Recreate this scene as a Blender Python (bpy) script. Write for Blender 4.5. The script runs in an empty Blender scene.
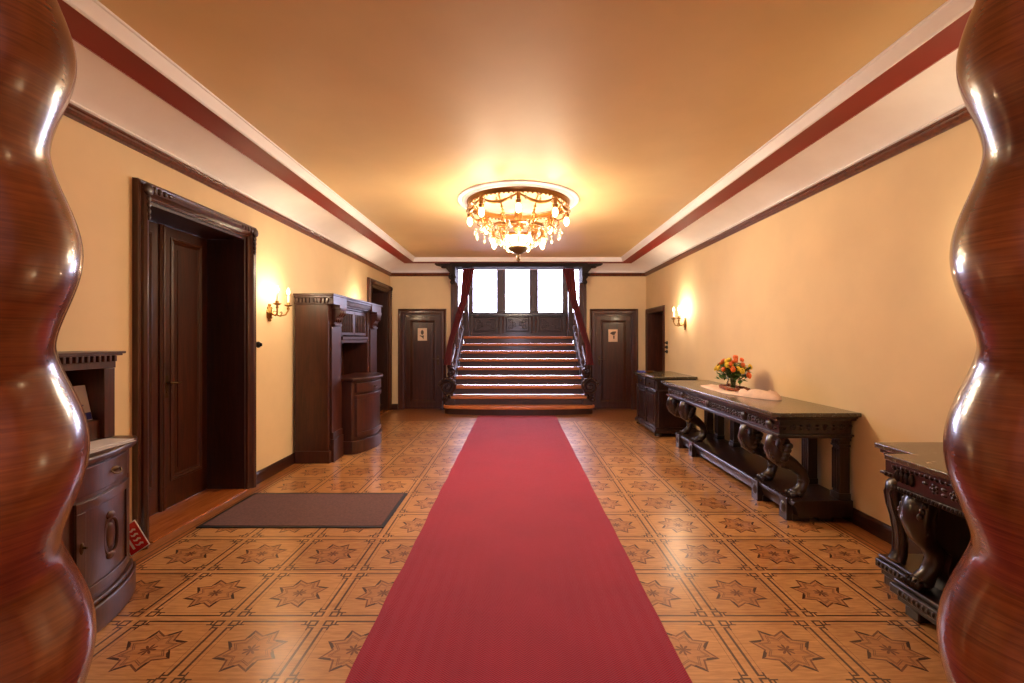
import bpy, bmesh, math, random
from mathutils import Vector, Matrix
random.seed(7)
PI = math.pi
COL = bpy.context.scene.collection
# ------------------------------------------------------------------ room measures (metres, camera at origin looking +Y)
XL, XR, YF, YN = -2.72, 2.78, 9.87, 1.12
CZ = 1.51

def lin(c):
    return tuple(((v/255)/12.92 if v/255 <= .04045 else ((v/255+.055)/1.055)**2.4) for v in c) + (1.0,)

# ------------------------------------------------------------------ mesh helper
class MB:
    def __init__(s): s.v = []; s.f = []
    def add(s, vs, fs):
        n = len(s.v); s.v += [tuple(p) for p in vs]; s.f += [tuple(i+n for i in f) for f in fs]; return s
    def box(s, x0, x1, y0, y1, z0, z1):
        x0, x1 = sorted((x0, x1)); y0, y1 = sorted((y0, y1)); z0, z1 = sorted((z0, z1))
        return s.add([(x0,y0,z0),(x1,y0,z0),(x1,y1,z0),(x0,y1,z0),(x0,y0,z1),(x1,y0,z1),(x1,y1,z1),(x0,y1,z1)],
            [(3,2,1,0),(4,5,6,7),(0,1,5,4),(1,2,6,5),(2,3,7,6),(3,0,4,7)])
    def mbox(s, m, u0, u1, z0, z1, h0, h1):
        a = m(u0,z0,h0); b = m(u1,z1,h1); return s.box(a[0],b[0],a[1],b[1],a[2],b[2])
    def loops(s, L, closed=True, cap=True):
        n = len(L[0]); vs = [p for l in L for p in l]; fs = []
        for i in range(len(L)-1):
            for j in range(n if closed else n-1):
                k = (j+1) % n
                fs.append((i*n+j, i*n+k, (i+1)*n+k, (i+1)*n+j))
        if cap and closed:
            fs.append(tuple(range(n-1,-1,-1))); fs.append(tuple((len(L)-1)*n+j for j in range(n)))
        return s.add(vs, fs)
    def prism(s, poly, a, b, axis='z'):
        def P(p, t): return {'z':(p[0],p[1],t),'y':(p[0],t,p[1]),'x':(t,p[0],p[1])}[axis]
        return s.loops([[P(p,a) for p in poly],[P(p,b) for p in poly]])
    def lathe(s, c, prof, n=24, axis='z', sx=1, sy=1, cap=True):
        L = []
        for r, t in prof:
            l = []
            for k in range(n):
                a = 2*PI*k/n; u, w = r*math.cos(a)*sx, r*math.sin(a)*sy
                l.append({'z':(c[0]+u,c[1]+w,c[2]+t),'x':(c[0]+t,c[1]+u,c[2]+w),'y':(c[0]+u,c[1]+t,c[2]+w)}[axis])
            L.append(l)
        return s.loops(L, True, cap)
    def tube(s, path, rad, n=10, flat=1.0, up=None):
        path = [Vector(p) for p in path]; L = []
        if not isinstance(rad, (list, tuple)): rad = [rad]*len(path)
        prev = Vector(up) if up else None
        for i, p in enumerate(path):
            t = (path[min(i+1,len(path)-1)] - path[max(i-1,0)])
            if t.length < 1e-9: t = Vector((0,0,1))
            t.normalize()
            if prev is None:
                prev = Vector((0,1,0)) if abs(t.y) < .9 else Vector((1,0,0))
            a = (prev - t*prev.dot(t)); a.normalize(); b = t.cross(a)
            if not up: prev = a
            r = rad[i]
            r1, r2 = (r if isinstance(r, tuple) else (r*flat, r))
            L.append([p + a*(math.cos(2*PI*k/n)*r1) + b*(math.sin(2*PI*k/n)*r2) for k in range(n)])
        return s.loops(L)
    def ring(s, c, R, r, n=48, m=8, sy=1.0, rz=None):
        rz = rz or r; vs = []; fs = []
        for i in range(n):
            a = 2*PI*i/n
            for j in range(m):
                b = 2*PI*j/m; q = R + r*math.cos(b)
                vs.append((c[0]+q*math.cos(a), c[1]+q*math.sin(a)*sy, c[2]+rz*math.sin(b)))
        for i in range(n):
            for j in range(m):
                fs.append((i*m+j, ((i+1)%n)*m+j, ((i+1)%n)*m+(j+1)%m, i*m+(j+1)%m))
        return s.add(vs, fs)
    def ball(s, c, r, n=12, m=8):
        if not isinstance(r, (tuple, list)): r = (r,r,r)
        vs = [(c[0],c[1],c[2]-r[2])]; fs = []
        for i in range(1, m):
            t = -PI/2 + PI*i/m
            for k in range(n):
                a = 2*PI*k/n
                vs.append((c[0]+r[0]*math.cos(t)*math.cos(a), c[1]+r[1]*math.cos(t)*math.sin(a), c[2]+r[2]*math.sin(t)))
        vs.append((c[0],c[1],c[2]+r[2])); T = len(vs)-1
        for k in range(n):
            fs.append((0, 1+(k+1)%n, 1+k)); fs.append((T, T-n+k, T-n+(k+1)%n))
            for i in range(m-2):
                a = 1+i*n+k; b = 1+i*n+(k+1)%n; fs.append((a, b, b+n, a+n))
        return s.add(vs, fs)
    def rectmould(s, m, u0, u1, z0, z1, prof, openb=False):
        # prof: (o, h): offset outward from the rectangle, height off the wall; mitred corners
        L = []
        for o, h in prof:
            if openb: L.append([m(u0-o,z0,h), m(u0-o,z1+o,h), m(u1+o,z1+o,h), m(u1+o,z0,h)])
            else: L.append([m(u0-o,z0-o,h), m(u0-o,z1+o,h), m(u1+o,z1+o,h), m(u1+o,z0-o,h)])
        k = len(L); n = 4; vs = [p for l in L for p in l]; fs = []
        for i in range(k):
            i2 = (i+1) % k
            for j in range(3 if openb else 4):
                j2 = (j+1) % 4
                fs.append((i*n+j, i*n+j2, i2*n+j2, i2*n+j))
        if openb:
            fs.append(tuple(i*n for i in range(k))); fs.append(tuple(i*n+3 for i in range(k-1,-1,-1)))
        return s.add(vs, fs)
    def spiral(s, c, R, turns, r0, r1, plane='xz', n=40, sgn=1, start=0, w=None):
        pts = []; rr = []
        for i in range(n+1):
            t = i/n; a = start + sgn*2*PI*turns*t; q = R*(1-t)**.8*.93 + R*.07
            u, v = q*math.cos(a), q*math.sin(a)
            pts.append({'xz':(c[0]+u,c[1],c[2]+v),'yz':(c[0],c[1]+u,c[2]+v)}[plane]); r = r0+(r1-r0)*t
            rr.append((w if w else r, r))
        up = (0,1,0) if plane == 'xz' else (1,0,0)
        return s.tube(pts, rr, 8, up=up)
    def build(s, name, mat, parent=None, bevel=0, smooth=35, seg=2, loc=None):
        off = Vector((0,0,0))
        top = parent
        while top is not None and top.parent is not None: top = top.parent
        if top is not None: off = Vector(top.location)
        elif loc is not None: off = Vector(loc)
        me = bpy.data.meshes.new(name)
        me.from_pydata([tuple(Vector(p)-off) for p in s.v], [], s.f)
        me.validate()
        bm = bmesh.new(); bm.from_mesh(me); bmesh.ops.recalc_face_normals(bm, faces=bm.faces); bm.to_mesh(me); bm.free()
        if smooth:
            for p in me.polygons: p.use_smooth = True
            me.set_sharp_from_angle(angle=math.radians(smooth))
        o = bpy.data.objects.new(name, me); COL.objects.link(o)
        me.materials.append(mat)
        if parent is not None: o.parent = parent
        elif loc is not None: o.location = off
        if bevel:
            b = o.modifiers.new('bevel', 'BEVEL'); b.width = bevel; b.segments = seg; b.limit_method = 'ANGLE'; b.angle_limit = math.radians(40)
            b.harden_normals = False
        return o

def thing(name, label, cat, loc, group=None, rz=0):
    o = bpy.data.objects.new(name, None); COL.objects.link(o); o.location = loc; o.rotation_euler = (0,0,rz)
    o.empty_display_size = .1
    o['label'] = label; o['category'] = cat
    if group: o['group'] = group
    return o
def tag(o, label, cat, group=None):
    o['label'] = label; o['category'] = cat
    if group: o['group'] = group
    return o
def struct(o): o['kind'] = 'structure'; return o
def copy_tree(o, parent=None):
    c = o.copy(); COL.objects.link(c)
    if parent is not None: c.parent = parent
    for ch in list(o.children): copy_tree(ch, c)
    return c

mL = lambda u, z, h: (XL+h, u, z)
mR = lambda u, z, h: (XR-h, u, z)
mF = lambda u, z, h: (u, YF-h, z)

# ------------------------------------------------------------------ node maths helper
class E:
    def __init__(s, nt, sock): s.nt = nt; s.s = sock
    def _op(s, op, *args, clamp=False):
        n = s.nt.nodes.new('ShaderNodeMath'); n.operation = op; n.use_clamp = clamp
        for i, a in enumerate((s,)+args):
            if isinstance(a, E): s.nt.links.new(a.s, n.inputs[i])
            else: n.inputs[i].default_value = a
        return E(s.nt, n.outputs[0])
    def __add__(s, o): return s._op('ADD', o)
    def __sub__(s, o): return s._op('SUBTRACT', o)
    def __mul__(s, o): return s._op('MULTIPLY', o)
    def __truediv__(s, o): return s._op('DIVIDE', o)
    def lt(s, o): return s._op('LESS_THAN', o)
    def gt(s, o): return s._op('GREATER_THAN', o)
    def abs(s): return s._op('ABSOLUTE')
    def fract(s): return s._op('FRACT')
    def floor(s): return s._op('FLOOR')
    def max(s, o): return s._op('MAXIMUM', o)
    def min(s, o): return s._op('MINIMUM', o)
    def sin(s): return s._op('SINE')
    def cos(s): return s._op('COSINE')
    def sqrt(s): return s._op('SQRT')

def newmat(name, base=(.5,.5,.5,1), rough=.5, metal=0, spec=.5, coat=0, **kw):
    m = bpy.data.materials.new(name); m.use_nodes = True
    nt = m.node_tree; b = nt.nodes['Principled BSDF']
    b.inputs['Base Color'].default_value = base; b.inputs['Roughness'].default_value = rough
    b.inputs['Metallic'].default_value = metal; b.inputs['Specular IOR Level'].default_value = spec
    b.inputs['Coat Weight'].default_value = coat; b.inputs['Coat Roughness'].default_value = .12
    for k, v in kw.items(): b.inputs[k.replace('_', ' ')].default_value = v
    return m, nt, b
def coords(nt, scale=(1,1,1), rot=(0,0,0)):
    tc = nt.nodes.new('ShaderNodeTexCoord'); mp = nt.nodes.new('ShaderNodeMapping')
    mp.inputs['Scale'].default_value = scale; mp.inputs['Rotation'].default_value = rot
    nt.links.new(tc.outputs['Object'], mp.inputs['Vector']); return mp.outputs['Vector']
def noise(nt, vec, scale, detail=4, rough=.55, dist=0):
    n = nt.nodes.new('ShaderNodeTexNoise'); n.inputs['Scale'].default_value = scale; n.inputs['Detail'].default_value = detail
    n.inputs['Roughness'].default_value = rough; n.inputs['Distortion'].default_value = dist
    nt.links.new(vec, n.inputs['Vector']); return n.outputs['Fac']
def ramp(nt, fac, stops):
    r = nt.nodes.new('ShaderNodeValToRGB'); e = r.color_ramp.elements
    e[0].position, e[0].color = stops[0]; e[1].position, e[1].color = stops[-1]
    for p, c in stops[1:-1]:
        q = e.new(p); q.color = c
    nt.links.new(fac, r.inputs['Fac']); return r.outputs['Color']
def bump(nt, b, fac, strength=.2, dist=.002):
    n = nt.nodes.new('ShaderNodeBump'); n.inputs['Strength'].default_value = strength; n.inputs['Distance'].default_value = dist
    nt.links.new(fac, n.inputs['Height']); nt.links.new(n.outputs['Normal'], b.inputs['Normal'])
def mix(nt, fac, a, b):
    n = nt.nodes.new('ShaderNodeMix'); n.data_type = 'RGBA'
    for sock, v in ((n.inputs[0], fac), (n.inputs[6], a), (n.inputs[7], b)):
        if isinstance(v, E): nt.links.new(v.s, sock)
        elif isinstance(v, bpy.types.NodeSocket): nt.links.new(v, sock)
        else: sock.default_value = v
    return n.outputs[2]

def wood(name, dark, light, rough=.3, scale=(9,9,.8), coat=.15, bmp=.12):
    m, nt, b = newmat(name, rough=rough, coat=coat)
    v = coords(nt, scale); f = noise(nt, v, 3, 6, .62, .8)
    c = ramp(nt, f, [(.28, lin(dark)), (.72, lin(light))])
    nt.links.new(c, b.inputs['Base Color'])
    v2 = coords(nt, (scale[0]*6, scale[1]*6, scale[2]*4)); f2 = noise(nt, v2, 4, 3)
    bump(nt, b, f2, bmp, .0015)
    return m
def plain(name, rgb, rough=.6, var=.06, scale=3, bmp=.05, **kw):
    m, nt, b = newmat(name, rough=rough, **kw)
    f = noise(nt, coords(nt), scale, 5)
    lo = tuple(max(0, c*(1-var)) for c in rgb); hi = tuple(min(255, c*(1+var*.6)) for c in rgb)
    nt.links.new(ramp(nt, f, [(.3, lin(lo)), (.7, lin(hi))]), b.inputs['Base Color'])
    if bmp:
        f2 = noise(nt, coords(nt), 220, 2); bump(nt, b, f2, bmp, .001)
    return m

MAT = {}
MAT['wall'] = plain('wall_paint', (232,205,160), .75, .035, 1.2, .08)
MAT['ceil'] = plain('ochre_ceiling_paint', (226,196,144), .55, .05, .7, .05)
MAT['white'] = plain('white_plaster', (252,248,248), .6, .03, 2, .04)
MAT['red'] = plain('oxblood_band_paint', (140,36,26), .5, .06, 2, .04)
MAT['rail'] = wood('picture_rail_wood', (70,32,17), (120,62,34), .3)
MAT['wood'] = wood('walnut_wood', (44,19,9), (88,42,20), .36)
MAT['doorw'] = wood('door_walnut', (42,17,7), (78,36,16), .34)
MAT['cab'] = wood('cabinet_mahogany', (40,14,7), (74,31,14), .42, coat=.1)
MAT['black'] = wood('blackened_oak', (18,8,6), (48,24,16), .3, coat=.35)
MAT['dark'] = wood('dark_stair_wood', (36,16,11), (64,30,20), .45)
MAT['tread'] = wood('tread_oak', (166,88,42), (206,126,68), .58, scale=(.8,9,9), coat=0)
MAT['base'] = wood('skirting_wood', (40,18,10), (74,36,20), .35, scale=(9,.8,9))
MAT['border'] = wood('border_boards', (140,70,28), (192,112,52), .25, scale=(12,.8,9))
MAT['mat'] = plain('ribbed_mat_pile', (104,72,68), .95, .12, 60, .5)
MAT['rubber'] = plain('rubber_edge', (26,24,26), .55, .1, 30, .1)
MAT['iron'] = plain('black_bakelite', (18,14,12), .3, .1, 30, 0)
MAT['brass'], nt, b = newmat('aged_brass', lin((158,120,66)), .3, 1)
MAT['oldbrass'], nt, b = newmat('dark_brass', lin((84,64,42)), .4, 1)
MAT['velvet'] = plain('wine_velvet', (118,10,20), .8, .12, 30, .2, Sheen_Weight=.08)
MAT['paper'] = plain('paper', (226,222,226), .7, .02, 10, 0)
MAT['blue'] = plain('blue_print', (52,60,150), .6, .05, 10, 0)
MAT['signred'] = plain('red_sign', (200,22,34), .4, .03, 10, 0)
MAT['signwhite'] = plain('white_print', (240,238,236), .5, .02, 10, 0)
MAT['signbeige'] = plain('cream_sign', (232,196,164), .5, .03, 10, 0)
MAT['ink'] = plain('brown_ink', (70,48,30), .5, .05, 10, 0)
MAT['candle'] = plain('candle_sleeve', (240,225,205), .5, .02, 10, 0)
MAT['cloth'] = plain('pale_pink_cloth', (238,208,190), .9, .05, 14, .3)
MAT['twig'] = plain('brown_twigs', (140,72,36), .7, .3, 40, .3)
MAT['leaf'] = plain('green_leaf', (74,106,42), .5, .3, 30, .1)
MAT['orange'] = plain('orange_petal', (244,112,40), .55, .15, 30, .05)
MAT['yellow'] = plain('yellow_petal', (240,204,62), .55, .12, 30, .05)
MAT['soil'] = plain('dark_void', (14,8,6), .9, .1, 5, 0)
MAT['antewall'] = plain('anteroom_paint', (176,140,104), .8, .03, 1.2, .05)

# marble
m, nt, b = newmat('green_brown_marble', rough=.2, coat=.25)
f = noise(nt, coords(nt), 34, 6, .75, 1.0)
nt.links.new(ramp(nt, f, [(.32, lin((34,34,30))), (.48, lin((92,76,56))), (.58, lin((70,74,60))), (.68, lin((176,158,130)))]), b.inputs['Base Color'])
MAT['marble'] = m
MAT['lintel'] = wood('matt_black_oak', (22,12,10), (44,26,20), .75, coat=0)
# twisted column flame wood
m, nt, b = newmat('flamed_column_wood', rough=.24, coat=.5)
b.inputs['Coat Roughness'].default_value = .06
v = coords(nt, (2.2,2.2,60)); f = noise(nt, v, 2.2, 3, .6, .8)
v2 = coords(nt, (3,3,2.2)); f2 = noise(nt, v2, 2, 3)
c1 = ramp(nt, f, [(.2, lin((104,46,17))), (.8, lin((152,74,29)))])
c2 = ramp(nt, f2, [(.35, (.6,.56,.52,1)), (.65, (1,1,1,1))])
mx = nt.nodes.new('ShaderNodeMix'); mx.data_type = 'RGBA'; mx.blend_type = 'MULTIPLY'; mx.inputs[0].default_value = 1
nt.links.new(c1, mx.inputs[6]); nt.links.new(c2, mx.inputs[7]); nt.links.new(mx.outputs[2], b.inputs['Base Color'])
MAT['column'] = m
# glass
m, nt, b = newmat('clear_glass', (1,1,1,1), .03); b.inputs['Transmission Weight'].default_value = 1; b.inputs['IOR'].default_value = 1.45
MAT['glass'] = m
m = bpy.data.materials.new('window_pane_glass'); m.use_nodes = True; nt = m.node_tree; nt.nodes.clear()
o_ = nt.nodes.new('ShaderNodeOutputMaterial'); t_ = nt.nodes.new('ShaderNodeBsdfTransparent'); g_ = nt.nodes.new('ShaderNodeBsdfGlossy')
fr = nt.nodes.new('ShaderNodeFresnel'); fr.inputs[0].default_value = 1.3; ms = nt.nodes.new('ShaderNodeMixShader'); g_.inputs['Roughness'].default_value = .02
nt.links.new(fr.outputs[0], ms.inputs[0]); nt.links.new(t_.outputs[0], ms.inputs[1]); nt.links.new(g_.outputs[0], ms.inputs[2]); nt.links.new(ms.outputs[0], o_.inputs[0])
MAT['pane'] = m
def emit(name, rgb, s):
    m, nt, b = newmat(name, lin(rgb), .3)
    b.inputs['Emission Color'].default_value = lin(rgb); b.inputs['Emission Strength'].default_value = s
    return m
MAT['bulb'] = emit('lit_bulb', (255,218,160), 9)
MAT['opal'] = emit('lit_opal_glass', (255,222,168), 3)
# crystal: bright transparent drops
m, nt, b = newmat('crystal', lin((255,240,215)), .08); b.inputs['Transmission Weight'].default_value = .75; b.inputs['IOR'].default_value = 1.5
MAT['crystal'] = m
MAT['gilt'], nt, b = newmat('gilt_metal', lin((158,112,64)), .32, 1)

# carpet
m, nt, b = newmat('red_herringbone_runner', rough=.9, Sheen_Weight=.28)
b.inputs['Sheen Roughness'].default_value = .45; b.inputs['Sheen Tint'].default_value = lin((235,190,220))
tc = nt.nodes.new('ShaderNodeTexCoord'); sp = nt.nodes.new('ShaderNodeSeparateXYZ'); nt.links.new(tc.outputs['Object'], sp.inputs[0])
x = E(nt, sp.outputs[0]); y = E(nt, sp.outputs[1])
zig = ((x/.075).fract()-.5).abs()*.06
wv = (((y+zig)/.0125).fract()-.5).abs()*2
f2 = noise(nt, tc.outputs['Object'], 2.2, 4)
ca = ramp(nt, wv.s, [(.1, lin((124,11,30))), (.75, lin((180,24,48)))])
cb = ramp(nt, f2, [(.3, (.84,.8,.8,1)), (.7, (1,1,1,1))])
mx = nt.nodes.new('ShaderNodeMix'); mx.data_type = 'RGBA'; mx.blend_type = 'MULTIPLY'; mx.inputs[0].default_value = 1
nt.links.new(ca, mx.inputs[6]); nt.links.new(cb, mx.inputs[7]); nt.links.new(mx.outputs[2], b.inputs['Base Color'])
bump(nt, b, wv.s, .5, .003)
MAT['carpet'] = m

# parquet floor
m, nt, b = newmat('inlaid_star_parquet', rough=.4, coat=.8, Coat_IOR=1.5)
b.inputs['Coat Roughness'].default_value = .4
tc = nt.nodes.new('ShaderNodeTexCoord'); sp = nt.nodes.new('ShaderNodeSeparateXYZ'); nt.links.new(tc.outputs['Object'], sp.inputs[0])
X = E(nt, sp.outputs[0]); Y = E(nt, sp.outputs[1])
ux = ((X-.01).abs()-1.05)/.5; uy = (Y-2.485)/.5
p = ux.fract()-.5; q = uy.fract()-.5
ax, ay = p.abs(), q.abs(); mx_ = ax.max(ay); mn_ = ax.min(ay)
def band(e, c, w): return (e-c).abs().lt(w)
d1 = band(mx_, .448, .0125) * mn_.lt(.345)
d1b = band(mx_, .392, .0085) * mn_.gt(.30)*mn_.lt(.37)
ring = band((ax-.418).abs().max((ay-.418).abs()), .038, .011)
d1c = band(mn_, .340, .0095) * mx_.gt(.385)*mx_.lt(.460)
thin = band(mx_, .395, .0028) * mn_.lt(.33)
r = (p*p+q*q).sqrt()
th = p._op('ARCTAN2', q)
a8 = ((th/(PI/4)).fract()-.5)*(PI/4)          # tips at 22.5 deg odd multiples
fa = a8.abs()
cx = r*fa.cos(); cy = r*fa.sin()
R1, R2 = .31, .205
Ax, Ay, Bx, By = R1, 0, R2*math.cos(PI/8), R2*math.sin(PI/8)
nx, ny = (Ay-By), (Bx-Ax); ln = math.hypot(nx, ny); nx, ny = -abs(nx)/ln*-1, 0
dx, dy = Bx-Ax, By-Ay; L_ = math.hypot(dx, dy); nx, ny = dy/L_, -dx/L_
dist = (cx-Ax)*nx + cy*ny
side = a8.gt(0)
star = band(dist, 0, .009)
starthick = band(dist, -.006, .015)*side*cx.gt(R1-.10)
inner = band(dist, -.042, .0045); inner2 = band(dist, -.056, .0035)
pet = r.lt(((th*4).cos().abs()*.068)+.012)
cross = (ax.min(ay)).lt(.0016)*r.lt(.13)
inside = dist.lt(0)
dark1 = d1.max(d1b).max(ring).max(d1c).max(starthick)
dark2 = star.max(pet)
dark3 = thin.max(inner).max(inner2).max(cross)
g = noise(nt, coords(nt, (3,22,3)), 3, 5, .6, .4); g2 = noise(nt, coords(nt, (22,3,3)), 3, 5, .6, .4)
wn = nt.nodes.new('ShaderNodeTexWhiteNoise'); wn.noise_dimensions = '2D'
cm = nt.nodes.new('ShaderNodeCombineXYZ'); nt.links.new((ux.floor()+X.gt(0)*37).s, cm.inputs[0]); nt.links.new(uy.floor().s, cm.inputs[1]); nt.links.new(cm.outputs[0], wn.inputs['Vector'])
tone = E(nt, wn.outputs['Value'])
gg = E(nt, g)*1.0 + tone*.3 - .15
basec = ramp(nt, gg.s, [(.25, lin((168,112,62))), (.75, lin((216,160,100)))])
insc = ramp(nt, gg.s, [(.25, lin((154,94,50))), (.75, lin((200,138,84)))])
c = mix(nt, inside*.8, basec, insc)
c = mix(nt, dark3*.65, c, lin((90,38,18)))
c = mix(nt, dark2*.8, c, lin((88,36,18)))
c = mix(nt, dark1*.92, c, lin((60,24,12)))
# plain boards outside the tiled field
bord = ((X-.01).abs().gt(2.545)).max(Y.gt(8.485))
bc = ramp(nt, g2, [(.3, lin((140,82,40))), (.7, lin((182,116,62)))])
bl = (band((X-.01).abs(), 2.60, .006)).max(band((X-.01).abs(), 2.556, .007)*Y.lt(8.5)).max(band(Y, 8.52, .008))
bc = mix(nt, bl*.8, bc, lin((70,32,18)))
c = mix(nt, bord, c, bc)
nt.links.new(c, b.inputs['Base Color'])
rr = noise(nt, coords(nt), 6, 3); rr = E(nt, rr)*.04 + .22
nt.links.new(rr.s, b.inputs['Roughness'])
wavy = noise(nt, coords(nt), 9, 2); bump(nt, b, wavy, .02, .003)
MAT['floor'] = m

# ================================================================== SHELL
fl = MB(); fl.box(-3.3, 3.3, -4.0, 13.2, -.12, 0); struct(fl.build('floor', MAT['floor'], smooth=0))
# left wall with two door openings
D1 = (3.38, 4.62, 2.53); D2 = (8.49, 9.73, 2.51)
w = MB()
for a, b_ in ((YN, D1[0]), (D1[1], D2[0]), (D2[1], 10.05)): w.box(-3.2, XL, a, b_, 0, 3.2)
for d in (D1, D2): w.box(-3.2, XL, d[0], d[1], d[2], 3.2)
struct(w.build('wall_left', MAT['wall'], smooth=0))
D5 = (8.70, 9.75, 2.06)
w = MB(); w.box(XR, 3.2, YN, D5[0], 0, 3.2); w.box(XR, 3.2, D5[1], 10.05, 0, 3.2); w.box(XR, 3.2, D5[0], D5[1], D5[2], 3.2)
struct(w.build('wall_right', MAT['wall'], smooth=0))
D3 = (-2.42, -1.62, 2.04); D4 = (1.69, 2.487, 2.04); OP = (-1.36, 1.45, 3.02)
w = MB()
for a, b_, z0 in ((XL, D3[0], 0), (D3[0], D3[1], D3[2]), (D3[1], OP[0], 0), (OP[0], OP[1], OP[2]), (OP[1], D4[0], 0), (D4[0], D4[1], D4[2]), (D4[1], XR, 0)):
    w.box(a, b_, YF, 10.05, z0, 3.9)
struct(w.build('wall_back', MAT['wall'], smooth=0))
w = MB(); w.box(-3.2, 3.2, YN-.2, 10.05, 3.2, 3.3); 
w.box(XL+.70, XR-.64, YN, YF-.70, 3.14, 3.2)
struct(w.build('ceiling', MAT['ceil'], smooth=0))
# cornice pieces mitred round three walls: (d, z) profiles
def cornice_gap(prof, name, mat, smooth=50):
    # the run on the back wall stops either side of the stair opening
    g = MB()
    for xe, xw, s_ in ((OP[0]-.01, XL, 1), (OP[1]+.01, XR, -1)):
        g.loops([[(xw+s_*d, YN, z) for d, z in prof], [(xw+s_*d, YF-d, z) for d, z in prof], [(xe, YF-d, z) for d, z in prof]])
    return struct(g.build(name, mat, smooth=smooth))
def cornice(prof, name, mat, smooth=50):
    L = []
    for d, z in prof: L.append([(XL+d, YN, z), (XL+d, YF-d, z), (XR-d, YF-d, z), (XR-d, YN, z)])
    g = MB(); n = 4; k = len(L); vs = [p for l in L for p in l]; fs = []
    for i in range(k):
        i2 = (i+1) % k
        for j in range(3): fs.append((i*n+j, i*n+j+1, i2*n+j+1, i2*n+j))
    fs.append(tuple(i*n for i in range(k))); fs.append(tuple(i*n+3 for i in range(k-1,-1,-1)))
    g.add(vs, fs); return struct(g.build(name, mat, smooth=smooth))
RZ = 2.855
cornice_gap([(0,RZ),(.012,RZ),(.018,RZ+.012),(.034,RZ+.018),(.044,RZ+.034),(.040,RZ+.05),(.05,RZ+.056),(.05,RZ+.066),(0,RZ+.066)], 'trim_1', MAT['rail'], 30)
cv = [(0,RZ+.066),(.045,RZ+.07),(.055,RZ+.08),(.05,RZ+.09)]
for i in range(1, 11):
    t = i/10; cv.append((.05+.37*(t**1.25), RZ+.09+ .125*math.sin(t*PI/2)))
cv += [(.425,3.065),(.0,3.12)]
cornice_gap(cv, 'trim_2', MAT['white'])
cornice([(.40,3.075),(.42,3.064),(.435,3.07),(.645,3.07),(.65,3.08),(.65,3.12),(.40,3.12)], 'trim_3', MAT['red'], 30)
cornice([(.64,3.062),(.652,3.058),(.662,3.066),(.668,3.09),(.685,3.115),(.69,3.128),(.702,3.13),(.705,3.141),(.64,3.141)], 'trim_4', MAT['white'], 30)
# skirting boards
bb = [(0,0),(.028,0),(.028,.09),(.02,.105),(.012,.12),(0,.12)]
def skirt(m, segs, name):
    g = MB()
    for a, b_ in segs: g.loops([[m(a,z,h) for h,z in bb],[m(b_,z,h) for h,z in bb]])
    struct(g.build(name, MAT['base'], smooth=30))
skirt(mL, [(YN,3.26),(4.75,8.365)], 'baseboard_left')
skirt(mR, [(YN,8.61)], 'baseboard_right')
skirt(mF, [(XL,-2.543),(-1.5,-1.36),(1.46,1.57),(2.607,XR)], 'baseboard_back')

# ---------------- door cases
prof_big = [(0,-.01),(0,.02),(.012,.03),(.02,.022),(.03,.03),(.045,.055),(.07,.066),(.088,.055),(.095,.04),(.108,.045),(.122,.038),(.125,0),(.125,-.01)]
prof_small = [(0,-.01),(0,.015),(.02,.022),(.03,.018),(.07,.022),(.085,.034),(.10,.042),(.112,.038),(.118,0),(.118,-.01)]
prof_thin = [(0,-.01),(0,.014),(.03,.02),(.06,.03),(.085,.02),(.085,-.01)]
panel_prof = [(0,0),(0,.012),(-.012,.016),(-.022,.008),(-.03,.012),(-.04,.003),(-.04,0)]
def leaf(parent, m, u0, u1, z0, z1, h, panels, handle_u=None, hz=1.05, th=.04, hsgn=1):
    g = MB(); g.mbox(m, u0, u1, z0, z1, h-th, h-.008)
    # stiles/rails: face slab with panel openings = strips
    us = sorted(set([u0,u1]+[v for pnl in panels for v in pnl[:2]])); 
    zs = sorted(set([z0,z1]+[v for pnl in panels for v in pnl[2:]]))
    for i in range(len(us)-1):
        for j in range(len(zs)-1):
            cu, cz_ = (us[i]+us[i+1])/2, (zs[j]+zs[j+1])/2
            if not any(pn[0]<cu<pn[1] and pn[2]<cz_<pn[3] for pn in panels):
                g.mbox(m, us[i], us[i+1], zs[j], zs[j+1], h-.01, h)
    for a, b_, c_, d_ in panels:
        g.rectmould(m, a, b_, c_, d_, [(o, h+hh-.006) for o, hh in [(.012,.004),(.006,.014),(-.008,.016),(-.02,.006),(-.03,.010),(-.045,-.004),(-.045,-.006),(.012,-.004)]])
        g.mbox(m, a+.09, b_-.09, c_+.09, d_-.09, h-.01, h-.003)
    o = g.build('door_leaf', MAT['doorw'], parent, smooth=30)
    if handle_u is not None:
        k = MB(); P = lambda u,z,hh: m(u,z,h+hh)
        k.mbox(lambda u,z,hh: m(u,z,h+hh), handle_u-.02, handle_u+.02, hz-.13, hz+.07, 0, .006)
        k.tube([P(handle_u,hz,.0), P(handle_u,hz,.045), P(handle_u+hsgn*.02,hz,.055), P(handle_u+hsgn*.12,hz-.005,.05)], [.01,.01,.011,.008], 8)
        a = P(handle_u,hz-.08,.006); k.ball(a, .009, 8, 6)
        k.build('door_handle', MAT['oldbrass'], o, smooth=40)
    return o
def acanthus(g, m, u, z, h, su, sz, s=1.0):
    # carved corner ornament: a fan of leaves running along the lintel and down the jamb
    for k in range(5):
        t = k/4; a = m(u+su*(.01+.05*k)*s, z+.012*sz, h); g.ball(a, (.015,.022*s,.034*s*(1-.12*k)), 10, 6)
        b_ = m(u+su*.005, z+sz*(-.02-.045*k)*s, h); g.ball(b_, (.015,.028*s*(1-.1*k),.024*s), 10, 6)
    g.ball(m(u, z, h+.004), (.02,.045*s,.045*s), 12, 8)
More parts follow.
